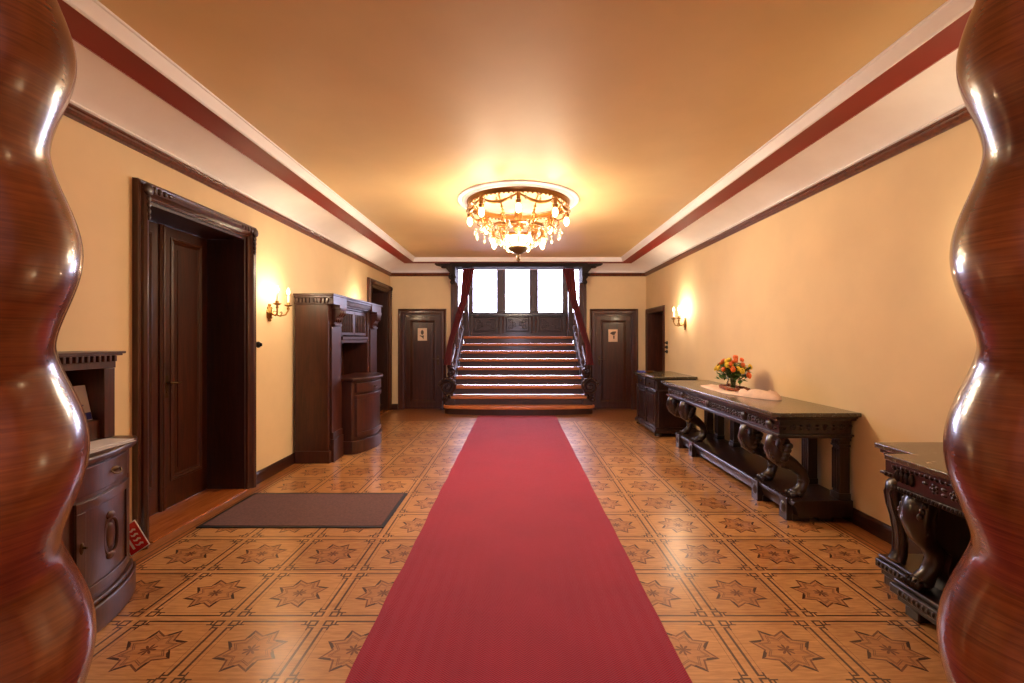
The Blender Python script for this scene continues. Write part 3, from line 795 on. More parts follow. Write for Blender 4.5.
# ================================================================== FURNITURE HELPERS
def dentils(g, m, u0, u1, z0, z1, h0, h1, pitch=.04, fill=.55):
    n = max(1, int((u1-u0)/pitch)); p_ = (u1-u0)/n
    for k in range(n): g.mbox(m, u0+p_*(k+.5-fill/2), u0+p_*(k+.5+fill/2), z0, z1, h0, h1)
def carve_run(g, m, u0, u1, zc, h, s=.03, step=.09):
    n = max(2, int((u1-u0)/step)); sp_ = (u1-u0)/n
    for k in range(n):
        u = u0+sp_*(k+.5)
        for j in range(5):
            a = 2*PI*j/5+k; p_ = m(u+s*.65*math.cos(a), zc+s*.65*math.sin(a), h); g.ball(p_, s*.42, 7, 5)
        g.ball(m(u, zc, h+s*.2), s*.4, 7, 5)
        for d in (-1, 1):
            q = m(u+d*sp_*.5, zc+ s*.5*(1 if k%2 else -1), h); g.ball(q, (s*.5,s*.8,s*.4), 7, 5)
def arc_front(y0, y1, xf, bow, n=18):
    # bowed front outline from y0 to y1; returns list of (x,y)
    pts = []
    for i in range(n+1):
        t = i/n; y = y0+(y1-y0)*t; pts.append((xf + bow*(1-(2*t-1)**2)**.85, y))
    return pts
def bow_prism(g, y0, y1, xb, xf, bow, z0, z1):
    g.prism([(xb, y0)] + arc_front(y0, y1, xf, bow) + [(xb, y1)], z0, z1)
def bow_patch(g, y0, y1, ya, yb, xf, bow, z0, z1, t0, t1, n=10):
    # slab following the bow between ya..yb, from offset t0 to t1
    def X_(y): t = (y-y0)/(y1-y0); return xf + bow*(max(0,1-(2*t-1)**2))**.85
    ys = [ya+(yb-ya)*i/n for i in range(n+1)]
    poly = [(X_(y)+t0, y) for y in ys] + [(X_(y)+t1, y) for y in reversed(ys)]
    g.prism(poly, z0, z1); return X_

# ================================================================== TALL HALL CABINET (left wall)
cb_ = thing('hall_cabinet', 'tall reddish wooden cabinet with bowed counter by the left wall', 'cabinet', (-2.5, 6.54, 0))
A0, A1, XB, XF = 5.58, 7.52, XL+.03, -2.285
B0, B1 = 6.02, 7.05
g = MB()
g.box(XB, XF, A0, B0-.02, .0, 1.93); g.box(XB, XF, B1+.02, A1, 0, 1.93)                 # towers
g.box(XB, XB+.03, B0-.02, B1+.02, .9, 1.93); g.box(XB, XF, B0-.02, B1+.02, 0, .955)      # back and centre body
g.box(XB, XF-.01, B0-.02, B1+.02, 1.905, 1.93)
for a, b_ in ((A0, B0-.02), (B1+.02, A1)):
    g.box(XB, XF+.02, a-.012, b_+.006, 0, .15); g.box(XF-.001, XF+.012, a+.04, b_-.04, .15, .22)
    g.box(XF, XF+.022, a+.06, b_-.06, .24, 1.66)
g.box(XF-.001, XF+.05, A0+.05, B0-.07, 0, .28); g.box(XF-.001, XF+.04, A0+.06, B0-.08, .28, .36)
g.box(XF-.001, XF+.05, B1+.07, A1-.05, 0, .28); g.box(XF-.001, XF+.04, B1+.08, A1-.06, .28, .36)
g.build('body', MAT['cab'], cb_, .005)
g = MB()
mS = lambda u,z,h: (u, A0-h, z)     # near side face
g.box(XB, XF+.035, A0-.012, A1+.012, 1.93, 1.945)
g.box(XB, XF+.02, A0-.008, A1+.008, 1.945, 2.01)
g.box(XB, XF+.06, A0-.03, A1+.035, 2.01, 2.035); g.box(XB, XF+.085, A0-.045, A1+.05, 2.035, 2.06)
dentils(g, lambda u,z,h: (u, A0-.008-h, z), XB+.02, XF+.02, 1.95, 2.005, 0, .022, .045, .5)
dentils(g, lambda u,z,h: (XF+.02+h, u, z), A0, A1, 1.95, 2.005, 0, .028, .045, .5)
for a, b_ in ((A0, B0-.02), (B1+.02, A1)): g.box(XF, XF+.07, a-.012, b_+.012, 1.93, 2.055)
g.build('cornice', MAT['cab'], cb_, .004)
for a, b_ in ((A0, B0-.02), (B1+.02, A1)):
    k = MB(); yc = (a+b_)/2
    k.box(XF+.001, XF+.11, yc-.12, yc+.12, 1.89, 1.93)
    k.prism([(XF,1.70),(XF+.03,1.70),(XF+.05,1.76),(XF+.10,1.82),(XF+.11,1.89),(XF,1.89)], yc-.10, yc+.10, 'y')
    for d in (-.07, 0, .07): k.ball((XF+.08, yc+d, 1.84), (.035,.03,.05), 10, 8); k.ball((XF+.045, yc+d, 1.76), (.02,.022,.04), 8, 6)
    k.box(XF+.001, XF+.05, yc-.115, yc+.115, 1.675, 1.70)
    k.build('capital_carving', MAT['cab'], cb_, .003, smooth=50)
# upper doors with vertical bars
ym = (B0+B1)/2
for a, b_ in ((B0, ym-.004), (ym+.004, B1)):
    d = MB(); xf = XF-.02
    d.box(xf-.02, xf, a, a+.045, 1.56, 1.90); d.box(xf-.02, xf, b_-.045, b_, 1.56, 1.90); d.box(xf-.02, xf, a+.045, b_-.045, 1.855, 1.90); d.box(xf-.02, xf, a+.045, b_-.045, 1.56, 1.60)
    o = d.build('upper_door', MAT['cab'], cb_, .003)
    gl = MB(); gl.box(xf-.014, xf-.010, a+.045, b_-.045, 1.60, 1.855); gl.build('door_back_panel', MAT['soil'], o)  # near-black sheet, painted stand-in for the dark hollow behind the bars
    br = MB()
    for k in range(6):
        y = a+.045+(b_-a-.09)*(k+.5)/6; br.lathe((xf-.004, y, 1.60), [(.008,0),(.012,.03),(.008,.07),(.014,.10),(.008,.15),(.012,.21),(.008,.255)], 8)
    br.build('turned_bars', MAT['cab'], o, smooth=50)
s_ = MB(); s_.box(XB+.03, XF+.012, B0-.0, B1+.0, 1.50, 1.545); s_.box(XF-.03, XF-.008, B0, B1, 1.455, 1.50); s_.build('shelf', MAT['cab'], cb_, .004)
# lower bowed unit
BW_ = .17; xf2 = -2.16
g = MB(); bow_prism(g, B0-.0, B1+.0, XF-.01, xf2, BW_, .17, .955); g.build('bowed_front', MAT['cab'], cb_, .004, smooth=25)
g = MB(); bow_prism(g, B0-.03, B1+.03, XF-.0, xf2+.02, BW_+.015, 0.001, .17); g.build('plinth', MAT['cab'], cb_, .006, smooth=25)
g = MB(); bow_prism(g, B0-.05, B1+.05, XF-.2, xf2+.035, BW_+.02, .957, .995); g.build('counter', MAT['cab'], cb_, .01, smooth=25, seg=3)
g = MB(); bow_patch(g, B0, B1, B0+.035, B1-.035, xf2, BW_, .80, .925, -.004, .030); dr = g.build('drawer', MAT['cab'], cb_, .004, smooth=25)
def drop_pull(par, x_, y, z, s=1):
    k = MB(); k.ball((x_+s*.004, y, z), (.008,.032,.014), 10, 6); k.tube([(x_+s*.008,y-.03,z),(x_+s*.022,y-.022,z-.018),(x_+s*.024,y,z-.026),(x_+s*.022,y+.022,z-.018),(x_+s*.008,y+.03,z)], .004, 6)
    k.build('drawer_pull', MAT['oldbrass'], par, smooth=50)
drop_pull(dr, xf2+BW_*.93+.028, ym-.14, .865)
g = MB(); bow_patch(g, B0, B1, B0+.035, B1-.035, xf2, BW_, .215, .77, -.004, .010)
for za, zb in ((.215,.27),(.715,.77)): bow_patch(g, B0, B1, B0+.035, B1-.035, xf2, BW_, za, zb, .009, .030)
for ya, yb in ((B0+.035,B0+.11),(B1-.11,B1-.035)): bow_patch(g, B0, B1, ya, yb, xf2, BW_, .27, .715, .009, .030, 4)
dd = g.build('cupboard_door', MAT['cab'], cb_, .003, smooth=25)
k = MB(); yk = ym+.36; t = (yk-B0)/(B1-B0); xk = xf2+BW_*(1-(2*t-1)**2)**.85+.02
k.ball((xk+.002, yk, .52), (.006,.012,.03), 8, 6); k.tube([(xk,yk,.525),(xk+.03,yk,.525)], .006, 8); k.build('key_plate', MAT['oldbrass'], dd, smooth=50)

# ================================================================== NEAR LEFT SIDEBOARD
sb = thing('sideboard', 'dark bow-fronted sideboard with shelf behind the left twisted column', 'sideboard', (-2.5, 2.25, 0))
S0, S1 = 1.58, 2.82; sxf = -2.37; sbow = .20
g = MB(); g.box(XL+.03, sxf, S0, S1, .0, .875); g.build('body', MAT['wood'], sb, .004)
g = MB(); bow_prism(g, S0+.06, S1-.02, sxf-.01, sxf+.0, sbow, .16, .875); g.build('bowed_front', MAT['wood'], sb, .004, smooth=25)
g = MB(); bow_prism(g, S0+.02, S1+.02, sxf-.05, sxf+.02, sbow+.015, .001, .14); bow_prism(g, S0+.03, S1+.01, sxf-.05, sxf+.012, sbow+.005, .14, .165); g.build('plinth', MAT['wood'], sb, .008, smooth=25)
g = MB(); bow_prism(g, S0-.03, S1+.03, XL+.03, sxf+.02, sbow+.02, .877, .915); g.build('counter', MAT['wood'], sb, .012, smooth=25, seg=3)
sm = (S0+S1)/2+.02
g = MB(); X_ = bow_patch(g, S0+.06, S1-.02, sm+.03, S1-.10, sxf, sbow, .72, .86, -.003, .012); d1_ = g.build('drawer', MAT['wood'], sb, .004, smooth=25)
drop_pull(d1_, X_(2.52)+.012, 2.52, .80)
g = MB(); bow_patch(g, S0+.06, S1-.02, S0+.14, sm-.03, sxf, sbow, .72, .86, -.003, .012); d2_ = g.build('drawer', MAT['wood'], sb, .004, smooth=25); drop_pull(d2_, X_(1.95)+.012, 1.95, .80)
for a, b_, kk in ((sm+.03, S1-.10, 1), (S0+.14, sm-.03, 0)):
    g = MB(); bow_patch(g, S0+.06, S1-.02, a, b_, sxf, sbow, .20, .695, -.003, .008)
    for za, zb in ((.20,.25),(.645,.695)): bow_patch(g, S0+.06, S1-.02, a, b_, sxf, sbow, za, zb, .007, .018)
    for ya, yb in ((a,a+.055),(b_-.055,b_)): bow_patch(g, S0+.06, S1-.02, ya, yb, sxf, sbow, .25, .645, .007, .018, 4)
    dd = g.build('cupboard_door', MAT['wood'], sb, .003, smooth=25)
    yc = (a+b_)/2; xc_ = X_(yc)+.012; c_ = MB()
    prev = [(xc_, yc+.05*math.sin(t_)*(1+.15*math.cos(2*t_)), .45+.095*math.cos(t_)) for t_ in [i*2*PI/24 for i in range(25)]]
    c_.tube(prev, .008, 8); c_.ball((xc_-.004, yc, .45), (.012,.035,.07), 12, 8)
    for zz in (.56, .345): c_.ball((xc_, yc, zz), (.012,.03,.022), 10, 6)
    c_.build('carved_cartouche', MAT['wood'], dd, smooth=50)
    k = MB(); yk = a+.028 if kk else b_-.028; k.ball((X_(yk)+.02, yk, .47), (.006,.014,.03), 8, 6); k.tube([(X_(yk)+.018, yk, .475),(X_(yk)+.045, yk, .475)], .006, 8); k.build('key_plate', MAT['oldbrass'], dd, smooth=50)
# upper shelf
g = MB(); uf = -2.46
g.box(XL+.001, XL+.02, S0, S1, .917, 1.38)
for y in (S0+.001, S1-.075): g.box(XL+.02, uf, y, y+.074, .917, 1.334)
g.box(XL+.02, -2.485, S0+.075, S1-.075, .917, 1.03)
g.build('shelf_back', MAT['wood'], sb, .004)
g = MB(); g.box(XL+.001, uf+.0, S0-.01, S1+.005, 1.335, 1.385); dentils(g, lambda u,z,h: (uf+h, u, z), S0, S1, 1.375, 1.41, -.01, .02, .035, .5)
g.box(XL+.001, uf+.0, S0-.01, S1+.005, 1.385, 1.412); g.box(XL+.001, uf+.022, S0-.03, S1+.03, 1.41, 1.422); g.box(XL+.001, uf+.03, S0-.045, S1+.045, 1.422, 1.436)
g.build('shelf_cornice', MAT['wood'], sb, .003)

# papers
def paper(x0, x1, y0, y1, z, rz, mat, name, lab, cat='leaflet', th=.003, grp=None):
    g = MB(); g.box(-(x1-x0)/2, (x1-x0)/2, -(y1-y0)/2, (y1-y0)/2, 0, th); o = g.build(name, mat, smooth=0)
    o.location = ((x0+x1)/2, (y0+y1)/2, z); o.rotation_euler = (0,0,rz); tag(o, lab, cat, grp); return o
paper(-2.44,-2.21, 2.30, 2.68, .9165, .05, MAT['paper'], 'paper_sheet', 'white paper sheet lying on the near sideboard counter', 'paper')
paper(-2.42,-2.25, 2.44, 2.70, .9205, -.06, MAT['paper'], 'brochure', 'pale brochure lying on top of the white sheet on the sideboard', 'brochure', .006)
def standing(x, y, z, w_, h_, rz, lab, blue):
    r_ = thing('leaflet', lab, 'leaflet', (x, y, z), 'leaflets standing in the sideboard shelf', rz)
    tilt = .22
    def pt(u, v, t): return (x+v*math.sin(-tilt)*1.0 - t, y+u, z+v*math.cos(tilt))
    def slab(g, u0, u1, v0, v1, t0, t1):
        g.add([pt(u0,v0,t0),pt(u1,v0,t0),pt(u1,v1,t0),pt(u0,v1,t0),pt(u0,v0,t1),pt(u1,v0,t1),pt(u1,v1,t1),pt(u0,v1,t1)], [(0,1,2,3),(7,6,5,4),(0,4,5,1),(1,5,6,2),(2,6,7,3),(3,7,4,0)])
    g = MB(); slab(g, -w_/2, w_/2, 0, h_, 0, .003); g.build('sheet', MAT['paper'], r_, smooth=0)
    if blue:
        k = MB(); slab(k, -w_/2+.002, w_/2-.002, .004, h_*.22, -.001, .0); slab(k, -w_*.25, w_*.1, h_*.6, h_*.63, -.001, .0); slab(k, -w_*.2, w_*.25, h_*.42, h_*.45, -.001, .0); k.build('blue_band', MAT['blue'], r_, smooth=0)
standing(-2.525, 2.665, 1.031, .15, .21, 0, 'white leaflet with a blue foot band standing in the sideboard shelf', True)
standing(-2.57, 2.575, 1.031, .13, .26, 0, 'taller plain white leaflet standing behind the twisted column', False)

# red fire sign leaning
sr = thing('fire_sign', 'small red sign with white flames leaning behind the sideboard corner', 'sign', (-2.60, 3.16, .0))
ux_, uz_ = Vector((-.56,0,.83)).normalized(), Vector((-.83,0,-.56)).normalized()
C0 = Vector((-2.523, 3.17, .098))
def spt(a, b_, t): v = C0 + ux_*a + uz_*b_; return (v.x, 3.16 + t + .05*(v.z), v.z)
def sslab(g, poly, t0, t1): g.loops([[spt(a,b_,t0) for a,b_ in poly],[spt(a,b_,t1) for a,b_ in poly]])
g = MB(); sslab(g, [(0,0),(.20,0),(.20,.15),(0,.15)], 0, .003); g.build('white_border', MAT['signwhite'], sr, smooth=0)
g = MB(); sslab(g, [(.006,.006),(.194,.006),(.194,.144),(.006,.144)], -.001, 0); g.build('red_face', MAT['signred'], sr, smooth=0)
g = MB()
for k in range(4):
    a0 = .03+.035*k; pl = [(a0, .03),(a0+.012,.028),(a0+.022,.045),(a0+.014,.065),(a0+.026,.085-.004*k),(a0+.012,.078),(a0+.002,.06),(a0+.008,.045)]
    sslab(g, pl, -.002, -.001)
sslab(g, [(.03,.095),(.16,.10),(.165,.115),(.03,.112)], -.002, -.001)
g.build('flame_symbol', MAT['signwhite'], sr, smooth=0)

# ================================================================== RIGHT: LONG CONSOLE TABLE
def s_leg(par, y, dx=0, w=.055, zt=.70, zb=.19, name='leg'):
    g = MB(); k_ = (zt-zb)/.51
    Z = lambda z: zb+(z-.19)*k_
    w *= 1.2; path = [(2.23+dx,y,Z(.70)),(2.19+dx,y,Z(.66)),(2.18+dx,y,Z(.60)),(2.20+dx,y,Z(.54)),(2.25+dx,y,Z(.49)),(2.33+dx,y,Z(.45)),(2.40+dx,y,Z(.39)),(2.425+dx,y,Z(.32)),(2.40+dx,y,Z(.25)),(2.35+dx,y,Z(.205))]
    rad = [(w*1.0,.06),(w*1.1,.08),(w*1.15,.09),(w*1.05,.085),(w*.95,.07),(w*.8,.052),(w*.7,.044),(w*.65,.040),(w*.7,.042),(w*.9,.05)]
    g.tube(path, rad, 14, up=(0,1,0))
    # rolled leaf, curls and paw
    g.spiral((2.215+dx,y,Z(.645)), .075, 1.4, .022, .01, 'xz', 26, 1, PI*.9, w*1.15)
    for d in (-1,1):
        for j in range(4): g.ball((2.26+dx-.012*j, y+d*w*.9, Z(.62-.035*j)), (.04,.02,.03), 8, 6)
    g.ball((2.145+dx, y, Z(.62)), (.03,w*.8,.045), 10, 8)
    for d in (-.6,-.2,.2,.6):
        for j in range(5): g.ball((2.125+dx+.012*j*j*.5, y+d*w, Z(.58-.03*j)), (.022,w*.2,.026), 7, 5)
    for j in range(7):
        q = path[3+min(j,6)]; g.ball((q[0]-.03, y, q[2]+.045 if j < 4 else q[2]), (.022,w*.55,.022), 8, 6)
    for d in (-.6,0,.6): g.ball((2.315+dx, y+d*w, zb+.02), (.03,w*.33,.024), 8, 6)
    g.ball((2.36+dx,y,zb+.03), (.05,w,.035), 10, 8)
    return g.build(name, MAT['black'], par, smooth=60)
def back_post(par, y, x0, x1, zb, zt, w=.055):
    g = MB(); g.box(x0, x1, y-w, y+w, zb, zt); g.box(x0-.012, x1, y-w-.012, y+w+.012, zb, zb+.05)
    g.box(x0-.010, x1, y-w-.010, y+w+.010, zt-.08, zt-.06); g.box(x0-.018, x1, y-w-.018, y+w+.018, zt-.03, zt)
    for k in range(3): g.box(x0-.006, x0+.01, y-w+.02+k*.03, y-w+.032+k*.03, zb+.07, zt-.1)
    for d in (-.03, 0, .03): g.ball((x0-.004, y+d, zt-.05), (.014,.014,.022), 8, 6)
    return g.build('rear_post', MAT['black'], par, .004, smooth=40)
ta = thing('console_table', 'long carved black console table with marble top, vase on it', 'table', (2.45, 5.16, 0))
T0, T1 = 3.69, 6.63
g = MB(); g.prism([(2.105,T0),(2.07,T0+.035),(2.07,T1-.035),(2.105,T1),(2.772,T1),(2.772,T0)], .882, .915); g.build('marble_top', MAT['marble'], ta, .008, seg=3)
g = MB(); g.box(2.10, 2.765, T0+.03, T1-.03, .862, .881); g.box(2.115, 2.765, T0+.045, T1-.045, .845, .862)
g.box(2.16, 2.755, T0+.09, T1-.09, .725, .845); g.box(2.135, 2.76, T0+.065, T1-.065, .71, .728); g.box(2.15, 2.755, T0+.08, T1-.08, .695, .71)
g.build('apron', MAT['black'], ta, .005)
g = MB(); mA = lambda u,z,h: (2.16-h, u, z); mE = lambda u,z,h: (u, T0+.09-h, z)
carve_run(g, mA, T0+.14, T1-.14, .785, .004, .03, .12); carve_run(g, mE, 2.2, 2.74, .785, .004, .026, .11)
dentils(g, mA, T0+.1, T1-.1, .832, .845, 0, .02, .03, .6)
g.box(2.152,2.163,T0+.082,T1-.10,.775,.795); g.box(2.152,2.75,T0+.082,T0+.095,.775,.795)
g.build('apron_carving', MAT['black'], ta, smooth=50)
for y in (3.90,4.34,5.16,5.94,6.42):
    k = MB(); k.ball((2.15,y,.785), (.03,.05,.045), 10, 8); k.build('carved_boss', MAT['black'], ta, smooth=50)
LEGS = (3.88, 4.34, 5.94, 6.42)
for y in LEGS: s_leg(ta, y)
for y in (3.83, 4.24, 5.68, 6.12, 6.46): back_post(ta, y, 2.66, 2.745, .19, .70, .045)
g = MB(); xs0 = 2.27
pr_ = [(xs0+.02,.185),(xs0+.0,.18),(xs0-.012,.165),(xs0-.012,.15),(xs0+.0,.142),(xs0+.012,.13),(xs0+.02,.10),(xs0+.03,.07),(xs0+.03,.055),(2.745,.055),(2.745,.19),(xs0+.03,.19)]
g.prism(pr_, T0+.06, T1-.08, 'y')
for k in range(58): g.ball((xs0-.006, T0+.10+k*.0472, .186), (.012,.017,.008), 7, 5)
g.build('base_shelf', MAT['black'], ta, .003, smooth=40)
for y in LEGS:
    for x_, w_ in ((2.29, .10), (2.50, .08)):
        g = MB(); g.box(x_, x_+w_+.04, y-.065, y+.065, .0, .055)
        if x_ < 2.3: g.box(x_-.045, x_+.02, y-.055, y+.055, .0, .186); g.ball((x_-.04, y, .10), (.02,.045,.05), 10, 8)
        g.build('foot', MAT['black'], ta, .006)

# ---------------- near right breakfront console
tc_ = thing('console_table', 'carved console table with stepped marble top beside the right twisted column', 'table', (2.45, 2.11, 0))
Q0, Q1, P0, P1 = 1.35, 2.87, 1.62, 2.58
def stepped(ins, xf=2.06, xs2=2.23, xb=2.772):
    return [(xs2+ins, Q0+ins), (xs2+ins, P0+ins), (xf+ins, P0+ins), (xf+ins, P1-ins), (xs2+ins, P1-ins), (xs2+ins, Q1-ins), (xb, Q1-ins), (xb, Q0+ins)]
g = MB(); g.prism(stepped(0), .835, .867); g.build('marble_top', MAT['marble'], tc_, .006, seg=3)
g = MB(); g.prism(stepped(.02), .81, .834); g.prism(stepped(.045), .70, .81); g.prism(stepped(.02), .682, .70); g.prism(stepped(.035), .67, .682); g.build('apron', MAT['black'], tc_, .004)
g = MB(); mC = lambda u,z,h: (2.105-h, u, z); mC2 = lambda u,z,h: (2.275-h, u, z)
for k in range(30): g.ball((2.088, P0+.06+k*.0288, .81), (.012,.011,.014), 7, 5)
for k in range(44): g.ball((2.078, P0+.04+k*.0205, .69), (.010,.008,.012), 6, 5)
for k in range(9): g.ball((2.258, P1-.005+k*.03, .81), (.012,.011,.014), 7, 5); g.ball((2.248, P1-.02+k*.03, .69), (.010,.009,.012), 6, 5)
carve_run(g, mC, P0+.1, P1-.22, .755, .004, .028, .1)
for y in (P1-.10, P0+.10):
    for d in (-.045,-.015,.015,.045): g.ball((2.095, y+d, .76), (.022,.012,.036), 8, 6)
for d in (-.04,0,.04): g.ball((2.262, P1+.13+d, .76), (.02,.016,.036), 8, 6)
g.prism(stepped(.04), .80, .812); g.prism(stepped(.03), .688, .70); g.box(2.095,2.108,P0+.05,P1-.05,.69,.81); g.box(2.262,2.28,P1,Q1-.05,.69,.81)
g.build('apron_carving', MAT['black'], tc_, smooth=50)
for y in (2.47, 1.74):
    g = MB()   # griffin support: scaly chest, heavy body and paw
    g.tube([(2.20,y,.67),(2.17,y,.62),(2.15,y,.55),(2.18,y,.47),(2.24,y,.40),(2.25,y,.32),(2.21,y,.25),(2.18,y,.21)], [(.075,.06),(.085,.07),(.085,.075),(.075,.07),(.06,.06),(.045,.045),(.04,.04),(.05,.05)], 14, up=(0,1,0))
    g.prism([(2.16,.67),(2.46,.67),(2.46,.172),(2.26,.172),(2.25,.30),(2.27,.38),(2.2,.44),(2.15,.55)], y-.075, y+.075, 'y')
    for i in range(6):
        for j in range(5):
            g.ball((2.115+.012*abs(i-2)-.0, y-.06+.03*j, .63-.028*i), (.018,.017,.022), 7, 5)
    for d in (-1,1):
        g.spiral((2.25, y+d*.06, .60), .06, 1.4, .016, .008, 'xz', 24, 1, PI*.8)
        for j in range(5): g.ball((2.27+.02*j, y+d*.055, .55-.05*j), (.045,.02,.03), 8, 6)
    for d in (-.036,-.012,.012,.036): g.ball((2.135, y+d, .20), (.03,.013,.028), 8, 6)
    g.ball((2.17,y,.205), (.05,.055,.035), 10, 8)
    g.build('griffin_leg', MAT['black'], tc_, smooth=50)
for y in (2.74, 1.48):
    g = MB(); g.tube([(2.28,y,.67),(2.25,y,.645),(2.242,y,.60),(2.25,y,.53),(2.27,y,.46),(2.283,y,.38),(2.288,y,.30),(2.283,y,.24),(2.265,y,.19)], [(.05,.03),(.05,.036),(.05,.036),(.048,.032),(.045,.03),(.045,.028),(.045,.028),(.047,.03),(.05,.04)], 12, up=(0,1,0))
    for d in (-.02, .02): g.tube([(2.24,y+d,.66),(2.208,y+d,.60),(2.22,y+d,.53),(2.242,y+d,.46),(2.258,y+d,.38),(2.262,y+d,.30),(2.256,y+d,.23)], .006, 6)
    g.spiral((2.29,y,.62), .04, 1.3, .014, .007, 'xz', 20, 1, PI*.9, .052)
    g.build('scroll_leg', MAT['black'], tc_, smooth=60)
for y in (2.76, 2.40, 1.80, 1.46): back_post(tc_, y, 2.65, 2.745, .172, .67)
g = MB(); g.prism(stepped(0,2.115,2.255,2.745), .15, .172); g.prism(stepped(-.0,2.09,2.235,2.745), .10, .15); g.prism(stepped(.01,2.115,2.255,2.745), .055, .10)
g.build('base_shelf', MAT['black'], tc_, .006)
g = MB()
for k in range(30): g.ball((2.094, P0+.05+k*.029, .125), (.012,.011,.018), 7, 5)
for k in range(9): g.ball((2.238, P1+.02+k*.03, .125), (.012,.011,.018), 7, 5)
g.build('base_carving', MAT['black'], tc_, smooth=50)
for y, x_ in ((2.80,2.27),(2.48,2.13),(2.2,2.13),(1.95,2.13),(1.70,2.13),(1.42,2.27)):
    g = MB(); g.box(x_, x_+.11, y-.045, y+.045, 0, .056); g.build('foot', MAT['black'], tc_, .008)

# ---------------- far chest
cc = thing('marble_topped_chest', 'dark carved chest with two doors beyond the long console table', 'chest', (2.45, 7.65, 0))
E0, E1 = 7.10, 8.22
g = MB(); g.box(2.10, 2.772, E0-.06, E1+.05, .895, .93); g.build('marble_top', MAT['marble'], cc, .008)
g = MB(); g.box(2.125, 2.765, E0-.04, E1+.03, .87, .894); g.box(2.17, 2.75, E0, E1, .14, .87); g.box(2.145, 2.755, E0-.02, E1+.015, .70, .72)
g.box(2.12, 2.76, E0-.04, E1+.03, .06, .11); g.box(2.14, 2.755, E0-.025, E1+.02, .11, .145)
for y in (E0+.05, (E0+E1)/2, E1-.05): g.box(2.145, 2.18, y-.04, y+.04, .145, .70)
for x_ in (2.22, 2.70): g.box(x_-.03, x_+.03, E0-.012, E0+.01, .145, .70)
g.build('body', MAT['black'], cc, .005)
for a, b_ in ((E0+.10, (E0+E1)/2-.05), ((E0+E1)/2+.05, E1-.10)):
    mG = lambda u,z,h: (2.17-h, u, z)
    g = MB(); g.mbox(mG, a, b_, .735, .855, .0, .018); d = g.build('drawer', MAT['black'], cc, .005); k = MB(); k.ball((2.14,(a+b_)/2,.795), (.016,.016,.016), 8, 6)
    k.build('knob', MAT['oldbrass'], d, smooth=50)
    g = MB(); g.mbox(mG, a, b_, .17, .68, .0, .012); g.rectmould(mG, a+.06, b_-.06, .24, .61, [(.03,.01),(.03,.024),(.0,.022),(-.02,.01)]); d = g.build('cupboard_door', MAT['black'], cc, .003)
    k = MB(); k.ball((2.15, b_-.03, .43), (.014,.014,.014), 8, 6); k.build('knob', MAT['oldbrass'], d, smooth=50)
for y in (E0+.02, E1-.03):
    for x_ in (2.19, 2.69):
        g = MB(); g.lathe((x_, y, .0), [(.035,0),(.055,.015),(.055,.04),(.04,.062)], 14); g.build('bun_foot', MAT['black'], cc, smooth=50)
g = MB(); g.lathe((2.26, 7.82, .9305), [(.04,0),(.055,.004),(.075,.03),(.08,.035),(.07,.034),(.05,.01)], 20); tag(g.build('dish', MAT['gilt'], smooth=50, loc=(2.26,7.82,.93)), 'small pale brass dish on the far chest', 'dish')
g = MB(); g.box(2.15, 2.29, 8.0, 8.2, .9305, .95); tag(g.build('notebook', MAT['blue'], bevel=.003, loc=(2.22,8.1,.93)), 'small dark blue booklet on the far corner of the chest', 'booklet')

# ================================================================== CLOTH, WREATH, VASE, FLOWERS
ZT = .9165; FX, FY = 2.46, 5.22
g = MB(); NR, NA = 12, 72
def crump(x_, y_): return .5+.5*math.sin(x_*31+2.2*math.sin(y_*15))*math.cos(y_*27+2*math.sin(x_*13))
rows = []
for i in range(NR+1):
    t = i/NR; row = []
    for k in range(NA):
        a = 2*PI*k/NA
        ry = .66*(1+.06*math.sin(3*a+1)+.03*math.sin(7*a)); rx = .235*(1+.05*math.sin(4*a)+.04*math.sin(9*a+2))
        dx_, dy_ = rx*t*math.cos(a), ry*t*math.sin(a)
        x_ = FX+.03 + dx_ - dy_*.07; y_ = FY - .06 + dy_*1.04
        h = .004 + (.085 if dy_ < -.3 else .028)*(.35+.65*crump(x_*1.0, y_))*max(0, min(1, (t-.62)/.15))*max(0, min(1, (1.03-t)/.16))
        x_ = min(x_, 2.765)
        row.append((x_, y_, ZT+h))
    rows.append(row)
low = [(p_[0], p_[1], ZT+.0005) for p_ in rows[-1]]
vs = [p_ for r0 in rows for p_ in r0] + low; fs = []
for i in range(NR):
    for k in range(NA): k2 = (k+1)%NA; fs.append((i*NA+k, i*NA+k2, (i+1)*NA+k2, (i+1)*NA+k))
for k in range(NA): k2=(k+1)%NA; fs.append((NR*NA+k, NR*NA+k2, (NR+1)*NA+k2, (NR+1)*NA+k))
fs.append(tuple((NR+1)*NA+k for k in range(NA-1,-1,-1)))
g.add(vs, fs); tag(g.build('table_cloth', MAT['cloth'], smooth=70, loc=(FX,FY,ZT)), 'crumpled pale pink cloth spread around the vase on the long table', 'cloth')
g = MB()
for j in range(7):
    pts = []; ph = random.random()*6
    for k in range(25):
        a = 2*PI*k/24; R = .165+.016*math.sin(5*a+ph); pts.append((FX-.0+R*.62*math.cos(a), FY-.02+R*1.55*math.sin(a), ZT+.040+.012*math.sin(7*a+ph*2)))
    g.tube(pts, .009, 6)
tag(g.build('twig_wreath', MAT['twig'], smooth=60, loc=(FX,FY,ZT)), 'brown twig wreath lying on the pink cloth around the vase', 'wreath')
VZ = ZT+.006
g = MB(); g.lathe((FX,FY,VZ), [(.045,0),(.06,.005),(.075,.04),(.07,.09),(.055,.125),(.07,.16),(.066,.16),(.05,.125),(.064,.09),(.068,.04),(.054,.012),(.01,.01)], 28)
tag(g.build('glass_vase', MAT['glass'], smooth=60, loc=(FX,FY,VZ)), 'clear glass vase of flowers on the long marble-topped table', 'vase')
